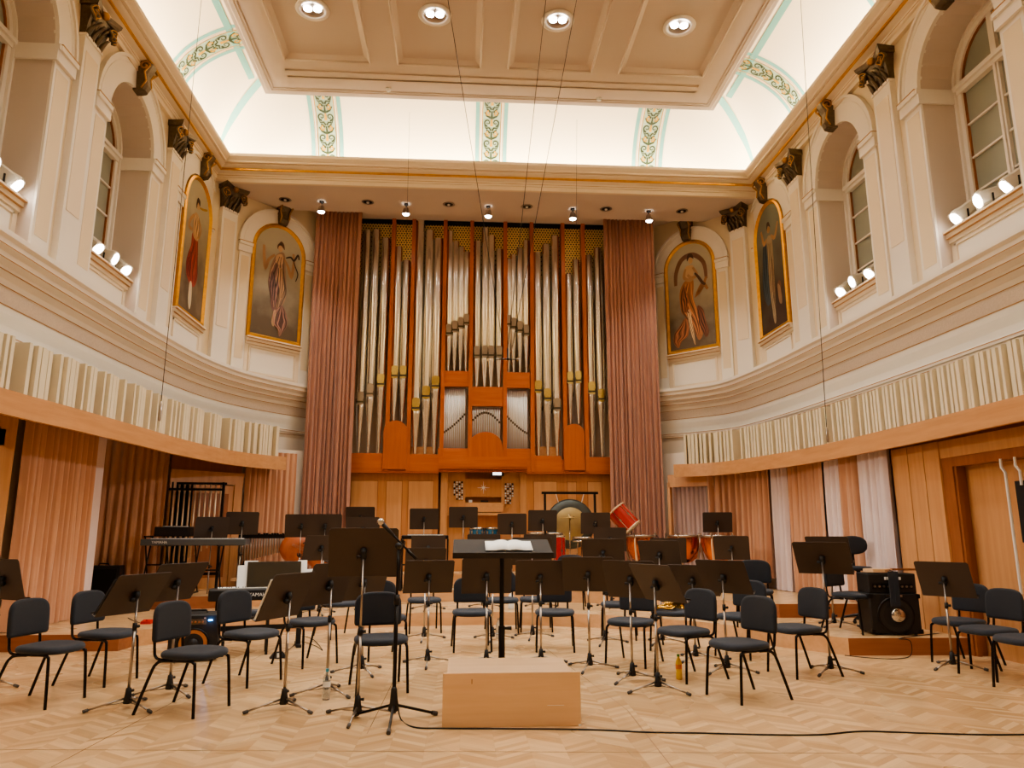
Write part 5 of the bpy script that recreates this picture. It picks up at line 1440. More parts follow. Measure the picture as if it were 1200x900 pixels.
mb=MB(); mb.sm=True; mb.lathe([(.06,.0),(.055,.014),(.001,.02)],18,(0,-.217,.20),Matrix.Rotation(pi/2,3,'X'),caps=False); mb.build('dust_cap',M['black'],an)
mb=MB(); mb.mi=0; mb.box(-.22,-.215,.41,.13,-.208,.47); mb.mi=1
for k in range(8): mb.cyl((-.19+k*.04,-.235,.44),(-.19+k*.04,-.208,.44),.011,n=8)
mb.mi=2; mb.box(.10,-.218,.475,.12,-.208,.485)
mb.build('control_panel',[M['bronze'],M['beech_dark'],M['velvet']],an)
mb=MB(); mb.cbox((.17,-.214,.455),(.045,.01,.016)); mb.build('power_light',M['led_blue'],an)
ld=bpy.data.lights.new('power_glow','POINT'); ld.energy=.35; ld.color=(.1,.4,1); ld.shadow_soft_size=.02
lo=bpy.data.objects.new('power_glow',ld); COL.objects.link(lo); lo.parent=an; lo.location=(.17,-.26,.455)
mb=MB(); mb.tube([(-.12,0,.52),(-.10,0,.55),(.10,0,.55),(.12,0,.52)],.012,6); mb.build('handle',M['black'],an)
# right amp with head unit
p=atz(1060,746,.2); ar=combo_amp(p.x,p.y+.30,.2,radians(-8),.60,.50,.42,'black bass amplifier cabinet with a shiny speaker cone on the right riser','dark')
amp_front(ar,.60,.50,.42,.20,.24,M['cone_dark'])
mb=MB(); mb.sm=True; mb.lathe([(.085,.0),(.07,.02),(.001,.03)],20,(.03,-.217,.24),Matrix.Rotation(pi/2,3,'X'),caps=False); mb.build('dust_cap',M['chrome'],ar)
for s in (-1,1):
    for z in (.05,.47): mb=MB(); mb.cbox((s*.285,-.20,z),(.045,.05,.05)); mb.build('corner_guard',M['black_metal'],ar)
mb=MB(); mb.box(-.10,-.214,.46,.10,-.208,.485); mb.build('badge',M['steel'],ar)
hd=thing('amplifier_head','black amplifier head with knobs and bright logo standing on the bass cabinet','amplifier',(p.x,p.y+.30,.702),radians(-8))
mb=MB(); mb.bbox(-.29,-.19,.0,.29,.19,.24,.01); mb.build('cabinet',M['black'],hd)
mb=MB(); mb.box(-.25,-.196,.05,.25,-.189,.12); mb.build('control_panel',M['black_metal'],hd)
for k in range(9):
    mb=MB(); mb.cyl((-.22+k*.055,-.22,.085),(-.22+k*.055,-.196,.085),.013,n=8); mb.build('knob',M['steel'],hd)
mb=MB()
for k,wd in enumerate((.03,.012,.03,.02,.03,.03)): mb.box(-.09+k*.035,-.196,.165,-.09+k*.035+wd*.8,-.188,.20)
mb.build('logo_bars',M['paper'],hd)
bp=thing('electric_bass','brown wooden electric bass lying on top of the amplifier head with its strap hanging','electric bass',(p.x+.02,p.y+.25,.955),radians(-6))
mb=MB(); mb.sm=False; mb.loft([[(x,y*s,z) for x,y in ((-.30,-.04),(-.24,-.12),(-.10,-.13),(-.02,-.08),(.04,-.03),(.04,.03),(-.02,.08),(-.10,.13),(-.24,.12),(-.30,.04))] for z,s in ((0,1),(.04,1))]); mb.build('body',M['podium'],bp)
mb=MB(); mb.box(.04,-.028,.02,.32,.028,.045); mb.loft([[(.32,-.03,z),(.36,-.055,z),(.46,-.045,z),(.47,.03,z),(.34,.035,z)] for z in (.02,.045)]); mb.build('neck',M['beech_dark'],bp)
for k in range(4):
    mb=MB(); mb.cyl((.35+k*.03,-.04,.045),(.35+k*.03,-.04,.075),.008,n=6); mb.cyl((.35+k*.03,-.05,.075),(.35+k*.03,-.03,.075),.010,n=6); mb.build('tuning_peg',M['black_metal'],bp)
mb=MB(); mb.tube([(-.05,-.14,.03),(-.05,-.24,.02),(-.05,-.255,-.1),(-.06,-.26,-.36)],.006,4); mb.loft([[(-.12,-.245+.0,z),(0,-.25,z),(0,-.258,z),(-.12,-.253,z)] for z in (.02,-.12,-.28,-.40)]); mb.build('strap',M['fabric'],bp)
# stage monitor speaker on the left riser
p=atz(143,698,.4); t=thing('stage_speaker','black box speaker standing on the left riser against the salmon curtain','speaker',(-6.08,13.28,.4),radians(10))
mb=MB(); mb.loft([[(-.30,-.2,0),(.30,-.2,0),(.30,.22,0),(-.30,.22,0)],[(-.30,-.19,.50),(.30,-.19,.50),(.30,.10,.50),(-.30,.10,.50)]]); mb.build('cabinet',M['black'],t)
mb=MB(); mb.box(-.26,-.206,.05,.26,-.198,.45); mb.build('grille',M['black_metal'],t)
mb=MB(); mb.tube([(-.08,0,.50),(-.07,0,.53),(.07,0,.53),(.08,0,.50)],.012,6); mb.build('handle',M['black'],t)
# red pedal
p=atz(172,731,.2); mb=MB(); mb.loft([[(-.07,-.055,0),(.07,-.055,0),(.07,.055,0),(-.07,.055,0)],[(-.065,-.05,.035),(.065,-.05,.035),(.065,.05,.055),(-.065,.05,.055)]]); mb.cyl((0,-.01,.04),(0,-.01,.06),.015,n=8)
tag(mb.build('effects_pedal',mat('red_enamel',rgb(190,40,32),.4),loc=(p.x,p.y,.2)),'small red effects pedal on the first riser behind the amplifier','pedal')
# socket box
p=atz(326,771,0); t=thing('floor_socket_box','small black cable box on the floor behind a chair at left','socket box',(p.x,p.y,0),.3)
mb=MB(); mb.loft([[(-.10,-.06,0),(.10,-.06,0),(.10,.06,0),(-.10,.06,0)],[(-.05,-.03,.07),(.05,-.03,.07),(.05,.03,.07),(-.05,.03,.07)]]); mb.build('cover',M['black'],t)
mb=MB(); mb.box(-.02,-.058,.012,.015,-.045,.06); mb.build('white_tab',M['paper'],t)

# ---- keyboards
def keyboard(x,y,z,rz,L,D,H,label,body,letter=True,stand='x',stand_h=.8,logo_x=-.3,flip=False):
    t=thing('stage_keyboard',label,'keyboard',(x,y,z),rz); h=stand_h
    mb=MB(); mb.bbox(-L/2,-D/2,h,L/2,D/2,h+H,.012); mb.build('case',body,t)
    mb=MB(); mb.mi=0; mb.box(-L/2+.10,-D*0-.0,h+H,L/2-.10,D/2-.01,h+H+.012)
    mb.mi=1
    for k in range(36):
        if k%7 in (2,6): continue
        xx=-L/2+.12+(L-.24)*k/36; mb.box(xx,-.0,h+H+.012,xx+.012,.08,h+H+.02)
    mb.build('keys',[M['paper'],M['black']],t)
    if letter: text_part('YAMAHA',.062,Matrix.Translation((logo_x,-D/2-.002,h+H*.5))@FRONT,M['paper'],t)
    if stand=='x':
        for a in (-1,1):
            for b in (-1,1):
                mb=MB(); mb.tube([(a*.42,-.18*b,.02),(a*.42,.18*b,h)],.014,6); mb.build('leg',M['black_metal'],t)
            mb=MB(); mb.tube([(a*.42,-.22,h),(a*.42,.22,h)],.014,6); mb.build('support_bar',M['black_metal'],t); mb=MB(); mb.tube([(a*.42,-.24,.015),(a*.42,.24,.015)],.014,6); mb.build('stand_foot',M['black_metal'],t)
        mb=MB(); mb.tube([(-.42,0,h*.5),(.42,0,h*.5)],.014,6); mb.build('cross_bar',M['black_metal'],t)
    else:
        for a in (-1,1):
            mb=MB(); mb.box(a*(L/2-.12)-.03,-.05,.03,a*(L/2-.12)+.03,.05,h); mb.build('leg',M['black'],t)
            mb=MB(); mb.box(a*(L/2-.12)-.03,-.2,0,a*(L/2-.12)+.03,.2,.035); mb.build('stand_foot',M['black'],t)
        mb=MB(); mb.box(-L/2+.12,-.015,.22,L/2-.12,.015,.28); mb.build('cross_bar',M['black'],t)
    return t
M['kb_grey']=mat('keyboard_grey',rgb(88,94,98),.4,.2,var=.05); 
p=aty(230,634,13.3); keyboard(p.x-.0,13.3,.4,radians(3),1.72,.34,.11,'long grey stage keyboard on a black folding stand at the back left',M['kb_grey'],stand_h=.83,logo_x=-.55)
p=aty(203,622,13.8); t=keyboard(p.x+.05,13.72,.4,radians(3),.60,.26,.17,'short black keyboard unit behind the long grey keyboard',M['black'],letter=False,stand_h=.98)
p=aty(292,691,10.0); dp=keyboard(p.x+.12,10.1,0,radians(16),1.25,.34,.14,'black digital piano on a solid stand with sheets on its rest at left',M['black'],stand='solid',stand_h=.60,logo_x=-.02)
mb=MB(); mb.M=Matrix.Rotation(radians(-16),4,'X'); mb.bbox(-.18,-.40,.60,.50,-.385,.98,.004); 
o=mb.build('music_rest',mat('smoked_rest',rgb(70,64,54),.15,.3),dp); o.location=(0,.22,.02)
for k,(a,b,h_) in enumerate(((-.30,-.12,.30),(-.22,-.05,.36),(.46,.58,.36),(.50,.66,.24))):
    s_=thing('sheet_music','white music sheets sticking out %s the digital piano rest'%['low at the left of','high at the left of','high at the right of','low at the right of'][k],'sheet music',dp.location,radians(16))
    mb=MB(); mb.M=Matrix.Rotation(radians(-16),4,'X'); mb.box(a,-.374+.004*k,.62,b,-.371+.004*k,.62+h_+.02); o=mb.build('pages',M['paper'],s_); o.location=(0,.22,.02)
p=atz(300,742,0)
t=thing('piano_bench','black padded bench partly behind the chair by the digital piano','bench',(dp.location.x-.02,9.6,0),radians(16))
mb=MB(); mb.bbox(-.28,-.16,.44,.28,.16,.51,.02); mb.build('seat',M['fabric'],t)
for a in (-1,1):
    for b in (-1,1): mb=MB(); mb.box(a*.25-.016,b*.13-.016,0,a*.25+.016,b*.13+.016,.44); mb.build('leg',M['black'],t)
p=aty(500,623,14.6); keyboard(p.x,14.1,.4,0,.86,.30,.07,'small dark keyboard on a stand in the middle of the back row',M['black_metal'],letter=False,stand_h=.93)

# ---- tubular bells
M['bell']=mat('bell_tube_champagne',rgb(226,204,176),.35,.55)
x=-4.98; t=thing('tubular_bells','rack of long hanging tubular bells at the back left','tubular bells',(x,14.3,.4),radians(4))
for s in (-1,1):
    mb=MB(); mb.box(s*.46-.02,-.03,.0,s*.46+.02,.03,1.98); mb.build('frame_post',M['black_metal'],t)
    mb=MB(); mb.box(s*.46-.03,-.30,.0,s*.46+.03,.30,.05); mb.build('frame_foot',M['black_metal'],t)
for yy,z in ((-.08,1.82),(.06,1.94)):
    mb=MB(); mb.box(-.50,yy-.02,z,.50,yy+.02,z+.04); mb.build('top_bar',M['black_metal'],t)
mb=MB(); mb.box(-.46,-.02,.28,.46,.02,.33); mb.build('lower_bar',M['black_metal'],t)
for k in range(18):
    yy=-.08 if k%2==0 else .06; zt_=1.80 if k%2==0 else 1.92; L=1.45-.03*k
    xx=-.40+.047*k
    mb=MB(); mb.sm=True; mb.cyl((xx,yy,zt_-L),(xx,yy,zt_),.015,n=8); mb.cyl((xx,yy,zt_-.01),(xx,yy,zt_+.06),.019,n=8); mb.build('bell_tube',M['bell'],t)
# ---- mallet instrument (vibraphone) on the staging deck
def mallet(x,y,z,rz,L,label,bars_m,Hh=.86):
    t=thing('mallet_instrument',label,'xylophone',(x,y,z),rz)
    n=22
    mb=MB()
    for k in range(n):
        q=k/(n-1); wd=L/n*.8; d=.22-.10*q; xx=-L/2+L*q
        mb.box(xx-wd/2,-d,Hh,xx+wd/2,0,Hh+.02)
        if k%7 not in (2,6): mb.box(xx+L/n/2-wd/2,.03,Hh+.02,xx+L/n/2+wd/2,.03+d*.9,Hh+.04)
    mb.build('bars',bars_m,t)
    for s in (-1,1):
        mb=MB(); mb.box(-L/2-.06,s*.24-.015,Hh-.06,L/2+.06,s*.24+.015,Hh+.01); mb.build('rail',M['black_metal'],t)
        mb=MB(); mb.box(s*(L/2+.04)-.02,-.26,Hh-.08,s*(L/2+.04)+.02,.26,Hh); mb.build('end_rail',M['black_metal'],t)
        for b in (-1,1): mb=MB(); mb.tube([(s*(L/2),b*.2,0),(s*(L/2),b*.2,Hh-.06)],.016,6); mb.build('leg',M['black_metal'],t)
    mb=MB(); mb.tube([(-L/2,0,.25),(L/2,0,.25)],.014,6); mb.build('cross_bar',M['black_metal'],t)
    for k in range(0,n):
        q=k/(n-1); xx=-L/2+L*q; mb=MB(); mb.sm=True; mb.cyl((xx,-.12,Hh-.08-.42*(1-q*.6)),(xx,-.12,Hh-.03),L/n*.38,n=8); mb.build('resonator',M['steel'],t)
    return t
x=aty(322,640,14.9).x; mallet(-3.72,14.95,.6,radians(8),1.05,'mallet instrument with hanging metal resonators on the left staging deck',M['black_metal'],.80)
x=aty(447,625,14.5).x; mallet(x,14.3,.4,0,.8,'small mallet instrument behind the microphone head in the back row',M['black_metal'],.88)

# ---- double bass lying on its side
def double_bass():
    p=aty(343,640,12.9); t=thing('double_bass','orange double bass leaning on its side behind the stands at left','double bass',(p.x+.12,14.1,.60),0)
    out=[(-.62,.0),(-.58,.18),(-.42,.27),(-.25,.25),(-.12,.17),(.02,.16),(.12,.20),(.28,.24),(.42,.18),(.50,.06)]
    pts=out+[(x,-z) for x,z in out[::-1][:-1]]
    S=smooth_path(pts,4,True)
    mb=MB(); mb.sm=True; R=Matrix.Rotation(radians(24),4,'Y')@Matrix.Rotation(radians(-18),4,'X'); mb.M=Matrix.Translation((0,0,.42))@R
    mb.loft([[(x*s,d,z*s) for x,z in S] for d,s in ((-.13,.55),(-.115,.88),(-.09,1),(.09,1),(.115,.88),(.13,.5))]); bd=mb.build('body',M['organ'],t)
    mb=MB(); mb.M=Matrix.Translation((0,0,.42))@R
    mb.tube([(.45,-.05,0),(1.0,-.06,0)],[.035,.025],8); mb.tube([(1.0,-.06,0),(1.12,-.05,0),(1.17,-.02,.0)],[.03,.03,.04],8); mb.build('neck',M['beech_dark'],t)
    mb=MB(); mb.M=Matrix.Translation((0,0,.42))@R; mb.box(.0,-.16,-.03,.62,-.135,.03); mb.build('fingerboard',M['black'],t)
    for s in (-1,1):
        mb=MB(); mb.M=Matrix.Translation((0,0,.42))@R; mb.sm=True
        mb.tube(smooth_path([(-.26,-.137,s*.10),(-.22,-.138,s*.14),(-.12,-.138,s*.11),(-.03,-.138,s*.09),(.0,-.137,s*.13)],4),.010,5); mb.build('sound_hole',M['black'],t)
    mb=MB(); mb.M=Matrix.Translation((0,0,.42))@R
    for k in range(4): mb.tube([(-.42,-.15,-.02+.013*k),(-.16,-.20,-.03+.02*k),(1.0,-.10,-.012+.008*k)],.0025,4)
    mb.box(-.17,-.20,-.06,-.155,-.13,.06); mb.build('strings_and_bridge',M['steel'],t)
    # prop stand
    mb=MB()
    mb.tube([(-.3,.1,-.22),(-.3,.02,.30)],.014,6); mb.tube([(.25,.1,-.22),(.25,.02,.2)],.014,6); mb.tube([(-.3,.0,-.20),(.25,.0,-.2)],.014,6)
    mb.build('floor_rest',M['black_metal'],t)
double_bass()

# ---- gong
x=aty(668,620,15.6).x; zc=zat(x,15.55,614); Y=15.55
t=thing('gong','large dark rimmed gong with a brass centre hanging in a black frame','gong',(x,Y,.4)); hc=zc-.4
mb=MB(); mb.sm=True; R=Matrix.Rotation(pi/2,3,'X')
mb.mi=0; mb.lathe([(.50,-.03),(.515,.0),(.48,.035),(.34,.045)],36,(0,0,hc),R,caps=False); mb.mi=1; mb.lathe([(.34,.045),(.33,.052),(.10,.055),(.001,.07)],36,(0,0,hc),R,caps=False)
M['gong_brass']=mat('gong_brass',rgb(176,156,112),.38,.6,var=.3,scale=4); M['gong_dark']=mat('gong_patina',rgb(84,88,86),.45,.7,var=.3,scale=7); M['brass']=mat('hammered_brass',rgb(196,168,110),.34,.8,var=.18,scale=9)
mb.build('disc',[M['gong_dark'],M['gong_brass']],t)
mb=MB()
for a,b in (((-.05,.12),(.03,.15)),((.0,.08),(.0,.18)),((.05,.1),(.07,.16))): mb.tube([(a[0],-.062,hc+a[1]),(b[0],-.064,hc+b[1])],.007,4)
mb.build('gong_mark',M['black'],t)
ft=zat(x,Y,578)-.4
for s in (-1,1):
    mb=MB(); mb.box(s*.53-.022,-.03,0,s*.53+.022,.03,ft); mb.build('frame_post',M['black_metal'],t)
    mb=MB(); mb.box(s*.55-.03,-.28,0,s*.55+.03,.28,.04); mb.build('frame_foot',M['black_metal'],t)
    mb=MB(); mb.tube([(s*.30,-.01,ft),(s*.24,0,hc+.42)],.008,5); mb.build('hanging_cord',M['paper'],t)
mb=MB(); mb.box(-.60,-.03,ft-.02,.60,.03,ft+.03); mb.build('frame_top',M['black_metal'],t)
# ---- cymbal on stand
x=aty(668,640,14.9).x; zc=zat(x,14.9,606)
t=thing('cymbal_stand','brass cymbal on a chrome stand in front of the gong','cymbal',(x,14.9,.4)); 
mb=MB(); mb.sm=True; mb.lathe([(.22,-.02),(.20,-.012),(.05,.0),(.04,.02),(.001,.025)],30,(0,0,zc-.4)); mb.build('cymbal',M['brass'],t)
mb=MB(); mb.sm=True; mb.cyl((0,0,.1),(0,0,zc-.40),.011,n=8); mb.cyl((0,0,.45),(0,0,.52),.02,n=8); mb.cyl((0,0,zc-.39),(0,0,zc-.34),.01,n=8); mb.build('pole',M['chrome'],t)
for k in range(3):
    a=pi/2+k*2*pi/3; mb=MB(); mb.tube([(0,0,.22),(.26*cos(a),.26*sin(a),.015)],.010,6); mb.build('leg',M['chrome'],t)
# ---- drums
M['drum_red']=mat('red_lacquer',rgb(170,40,36),.25,var=.08,coat=.5); M['drum_blue']=mat('blue_sparkle',rgb(58,120,160),.25,.4,var=.4,scale=60,coat=.5)
M['drumhead']=mat('drumhead',rgb(226,216,196),.6,var=.03); M['copper']=mat('timpani_copper',rgb(208,120,66),.22,.95,var=.12,scale=6)
def drum(x,y,z,r,h,shell,label,tilt=None,legs=True,hoop='chrome',lugs=6,lift=.0,base=.4,cat='drum',name='drum',rim=M['chrome']):
    t=thing(name,label,cat,(x,y,base)); T=Matrix.Translation((0,0,z-base))@(tilt or Matrix.Identity(4))
    mb=MB(); mb.M=T; mb.sm=True; mb.lathe([(r,-h/2),(r,h/2)],28,caps=False); mb.build('shell',shell,t)
    for s in (-1,1):
        mb=MB(); mb.M=T; mb.sm=True; mb.lathe([(r*1.0,s*h/2-s*.02),(r*1.06,s*h/2-s*.02),(r*1.06,s*h/2+s*.012),(r,s*h/2+s*.012)],28,caps=False); mb.build('hoop',rim,t)
        mb=MB(); mb.M=T; mb.lathe([(r,s*(h/2+.002)),(.001,s*(h/2+.004))],28,caps=False); mb.build('drum_head',M['drumhead'],t)
    for k in range(lugs):
        a=2*pi*k/lugs; mb=MB(); mb.M=T; mb.tube([(r*1.05*cos(a),r*1.05*sin(a),-h/2),(r*1.05*cos(a),r*1.05*sin(a),h/2)],.006,5); mb.cbox((r*1.03*cos(a),r*1.03*sin(a),0),(.03,.03,.05)); mb.build('tension_rod',M['chrome'],t)
    if legs:
        for k in range(3):
            a=pi/2+k*2*pi/3; mb=MB(); mb.tube([(.6*r*cos(a),.6*r*sin(a),z-base-h/2),(.9*r*cos(a),.9*r*sin(a),.5*(z-base)),(1.2*r*cos(a),1.2*r*sin(a),.01)],.011,6); mb.build('leg',M['chrome'],t)
    return t
mb=None; x=aty(733,608,14.4).x; z=zat(x,14.4,608)
drum(x,14.55,z,.20,.48,M['drum_red'],'red drum with cream hoops tilted on a stand at the back right',Matrix.Rotation(radians(-40),4,'Y')@Matrix.Rotation(radians(-14),4,'X'),rim=M['podium'])
x=aty(656,645,13.5).x; drum(x,13.55,zat(x,13.55,645),.10,.5,M['drum_red'],'narrow dark red drum behind the stand right of the conductor desk',lugs=5)
for k,(px_,r,w_) in enumerate(((559,.14,'left'),(577,.14,'right'))):
    x=aty(px_,625,14.9).x; drum(x,14.95,zat(x,14.9,624),r,.17,M['drum_blue'],'%s one of two blue sparkle drums in front of the organ console'%w_,lugs=8)
for k,(px_,w_) in enumerate(((628,'left'),(649,'right'))):
    x=aty(px_,628,14.2).x; drum(x,14.15,zat(x,14.2,628),.155,.10,M['steel'],'%s shallow snare drum in the row below the gong'%w_,lugs=8)
x=aty(678,630,14.4).x; drum(x,13.95,zat(x,14.0,632),.17,.07,M['black'],'flat black drum pad with white head in front of the gong',lugs=6)
def timpano(px_,Y,r,base,label,dz=.0):
    x=aty(px_,640,Y).x; t=thing('timpani_drum',label,'timpani',(x,Y,base)); H=.80
    mb=MB(); mb.sm=True; mb.lathe([(r,H-.03),(r*.99,H-.12),(r*.9,H-.28),(r*.68,H-.42),(r*.35,H-.50),(.05,H-.52)],32,caps=False); mb.build('copper_bowl',M['copper'],t)
    mb=MB(); mb.sm=True; mb.lathe([(r*.98,H-.04),(r*1.07,H-.035),(r*1.07,H),(r*1.0,H+.005)],32,caps=False); mb.build('rim',M['steel'],t)
    mb=MB(); mb.lathe([(r,H-.002),(.001,H-.002)],32,caps=False); mb.build('drum_head',M['drumhead'],t)
    for k in range(5):
        a=2*pi*k/5+.3; c,s=cos(a),sin(a)
        mb=MB(); mb.sm=True; mb.tube([(r*1.05*c,r*1.05*s,H-.03),(r*1.05*c,r*1.05*s,H-.16),(r*.85*c,r*.85*s,H-.46),(r*.62*c,r*.62*s,.12),(r*.75*c,r*.75*s,.02)],[.014,.018,.024,.02,.026],6); mb.build('strut',M['podium'] if k%2 else M['steel'],t)
        mb=MB(); mb.cyl((r*1.1*c,r*1.1*s,H-.06),(r*1.1*c,r*1.1*s,H+.04),.010,n=6); mb.build('tuning_rod',M['chrome'],t)
    mb=MB(); mb.lathe([(.10,.02),(.16,.03),(.14,.10),(.05,.14)],16); mb.build('pedal_base',M['black_metal'],t)
timpano(752,14.3,.30,.6,'copper timpani under the tilted red drum')
timpano(803,14.2,.33,.6,'copper timpani left of the pair in front of the lilac curtain')
timpano(838,13.55,.30,.6,'copper timpani right of the pair, on the staging deck edge') if 0 else timpano(841,13.58,.30,.6,'copper timpani right of the pair in front of the lilac curtain')

# ---- swivel stool on right riser
x=aty(1003,660,10.6).x
t=thing('swivel_stool','black swivel musician chair with oval back on a star base, right riser','stool',(x,10.55,.2),radians(-14))
sz=zat(x,10.5,664)-.2
mb=MB(); mb.sm=True; mb.lathe([(.001,sz-.06),(.17,sz-.05),(.19,sz-.02),(.17,sz),(.001,sz+.01)],24); mb.build('seat',M['fabric'],t)
mb=MB(); mb.sm=True; bz=zat(x,10.6,639)-.2
n=20
mb.loft([[(.20*cos(2*pi*k/n)*s*(1 if abs(cos(2*pi*k/n))<.95 else 1),.20+d+ -.3*(.2*cos(2*pi*k/n)*s)**2,bz+.135*math.copysign(abs(sin(2*pi*k/n))**.75,sin(2*pi*k/n))*s) for k in range(n)] for d,s in ((-.03,.8),(-.02,1),(.02,1),(.03,.8))]); mb.build('backrest',M['fabric_back'],t)
mb=MB(); mb.sm=True; mb.tube([(0,.05,sz-.06),(0,.22,sz-.04),(0,.235,bz)],.022,8); mb.build('back_post',M['black_metal'],t)
mb=MB(); mb.sm=True; mb.cyl((0,0,.1),(0,0,sz-.05),.028,n=12); mb.cyl((0,0,.1),(0,0,.35),.04,n=12); mb.build('column',M['black_metal'],t)
for k in range(5):
    a=2*pi*k/5+.3; mb=MB(); mb.tube([(0,0,.11),(.27*cos(a),.27*sin(a),.055)],[.025,.016],6); mb.sphere((.27*cos(a),.27*sin(a),.028),.028,8); mb.build('leg',M['black_metal'],t)

# ---- brass horn lying on the chair
hc_=CH_HORN.location; t=thing('french_horn','brass horn lying on the seat of an orchestra chair','horn',(hc_.x-.02,hc_.y-.02,hc_.z+.49),radians(20))
M['horn_brass']=mat('horn_brass',rgb(222,178,86),.2,.95,var=.08)
mb=MB(); mb.sm=True; mb.lathe([(.13,.0),(.125,.004),(.06,.02),(.03,.06),(.018,.12)],24,(.13,0,.04),Matrix.Rotation(radians(70),3,'Y'),caps=False); mb.build('bell',M['horn_brass'],t)
mb=MB(); mb.sm=True
mb.tube([(-.08+.12*cos(2*pi*k/24),.11*sin(2*pi*k/24),.03+.01*sin(k)) for k in range(25)],.014,8); mb.tube([(-.06+.085*cos(2*pi*k/20),.08*sin(2*pi*k/20),.045) for k in range(21)],.010,8); mb.tube([(-.2,0,.03),(-.14,.05,.05),(.0,.06,.06),(.1,.02,.06)],[.006,.008,.012,.018],8); mb.build('tubing',M['horn_brass'],t)
for k in range(3): mb=MB(); mb.sm=True; mb.cyl((-.09+.035*k,.0,.02),(-.09+.035*k,.0,.10),.013,n=10); mb.build('valve',M['horn_brass'],t)
# ---- bottles
M['pet']=mat('clear_plastic',rgb(230,236,238),.08); b_=M['pet'].node_tree.nodes['Principled BSDF']; b_.inputs['Transmission Weight'].default_value=.85; b_.inputs['IOR'].default_value=1.2
M['juice']=mat('orange_juice',rgb(216,176,62),.3); M['cap_blue']=mat('cap_blue',rgb(70,160,190),.4); M['cap_green']=mat('cap_green',rgb(84,150,60),.4); M['label_red']=mat('bottle_label',rgb(206,120,70),.5)
def bottle(px_,py_,lvl,H,r,body,cap,label,lab=None):
    p=atz(px_,py_,lvl); t=thing('drink_bottle',label,'bottle',(p.x,p.y,lvl))
    mb=MB(); mb.sm=True; mb.lathe([(r*.9,0),(r,.01),(r,H*.25),(r*.92,H*.32),(r,H*.40),(r,H*.62),(r*.85,H*.74),(r*.38,H*.86),(r*.36,H*.92)],16); mb.build('body',body,t)
    mb=MB(); mb.cyl((0,0,H*.91),(0,0,H),r*.44,n=12); mb.build('cap',cap,t)
    if lab: mb=MB(); mb.sm=True; mb.lathe([(r*1.02,H*.42),(r*1.02,H*.60)],16,caps=False); mb.build('label',lab,t)
bottle(382,820,0,.26,.034,M['pet'],M['cap_blue'],'clear water bottle with blue cap on the floor at left front',M['paper'])
bottle(796,796,0,.24,.032,M['juice'],M['cap_green'],'yellow juice bottle with green cap beside a right chair leg',M['label_red'])
bottle(584,748,0,.27,.034,M['pet'],M['steel'],'clear bottle on the floor behind the conductor pole')
bottle(599,714,.2,.30,.05,M['white_paint'],M['black'],'white bottle standing on the first riser behind the conductor desk') 
# ---- black case under a chair
p=atz(641,722,.2); 
# ---- hung black panel on the right wall
v=atx(1190,600,6.05); y=v.y
t=thing('hanging_screen','black rectangular panel hanging from two white brackets in the right doorway','screen',(6.16,7.60,1.2))
z1=zat(6.08,7.7,563); z0=zat(6.08,7.7,636)
mb=MB(); mb.bbox(-.06,-.45,z0-1.2,-.02,.21,z1-1.2,.004); mb.build('panel',M['black'],t)
for yy,top in ((.32,2.27),(.10,2.27)):
    mb=MB(); mb.sm=False; zb=z0-1.2-.55 if yy>.2 else z1-1.2-.05
    mb.tube([(-.08,yy+.03,top-1.2),(-.08,yy+.03,top-1.2-.10),(-.08,yy-.02,top-1.2-.16),(-.08,yy-.02,zb)],.016,6); mb.build('bracket',M['white_paint'],t)
# dark brown jacket on the far right chair
# ---- cables
def cable(pts,r,label,name='cable',m=None,n=6,cat='cable'):
    S=smooth_path(pts,n); c=Vector(S[0]); mb=MB(); mb.sm=True; mb.tube([(a-c.x,b-c.y,d-c.z) for a,b,d in S],r,6); o=mb.build(name,m or M['black'],loc=c); return tag(o,label,cat)
P=lambda px_,py_,z=.006: tuple(atz(px_,py_,z))
cable([(mx_,my_,.3),(mx_+.03,my_-.02,.15),P(470,843),P(485,852),P(520,853.5),P(600,854),P(690,855),P(760,858),P(820,859),P(900,861),P(960,861),P(1010,857),P(1080,859),P(1160,861),P(1230,860)],.006,'long black microphone cable running across the front of the floor')
cable([P(325,772),P(340,760),P(352,752),P(370,757),P(378,762),P(368,750),P(355,745)],.004,'thin black cable looping on the floor near the cable box')
cable([(6.0-.0,9.3,.208),P(1055,748,.206),(5.35,8.86,.18),(5.33,8.85,.02),P(1050,772),P(1020,771),P(990,768)],.005,'black cable hanging down the right riser front below the bass amplifier')
cable([P(150,724,.206),P(158,728,.206),P(165,730,.206)],.004,'short black cable beside the red pedal')
# hanging wires and microphones
def wire(a,b,label,r=.0045): return cable([a,tuple((Vector(a)+Vector(b))/2),b],r,label,'hanging_wire',M['black_metal'],2,'wire')
def hang_mic(x,y,z,label,w=.02,h=.22):
    t=thing('hanging_microphone',label,'microphone',(x,y,z)); mb=MB(); mb.sm=True; mb.lathe([(.005,h),(w*.6,h*.9),(w,h*.7),(w,0),(w*.8,-.03),(.004,-.04)],12); mb.build('microphone_body',M['steel'],t); mb=MB(); mb.sm=True; mb.cyl((0,0,h),(0,0,h+.12),.006,n=6); mb.build('cable_joint',M['black'],t); return t
z0_=zat(*aty(187,490,9.6).xy,490); q=aty(187,490,9.6); hang_mic(q.x,9.6,q.z,'thin hanging microphone above the left beam'); tp=atz(238,-20,10.2); wire((q.x,9.6,q.z+.34),(tp.x,tp.y,10.2),'long thin wire holding the left hanging microphone')
q=aty(970,515,9.3); hang_mic(q.x,9.3,q.z,'small hanging microphone above the right beam',.018,.16); tp=atz(937,-20,10.2); wire((q.x,9.3,q.z+.28),(tp.x,tp.y,10.2),'long thin wire holding the right hanging microphone')
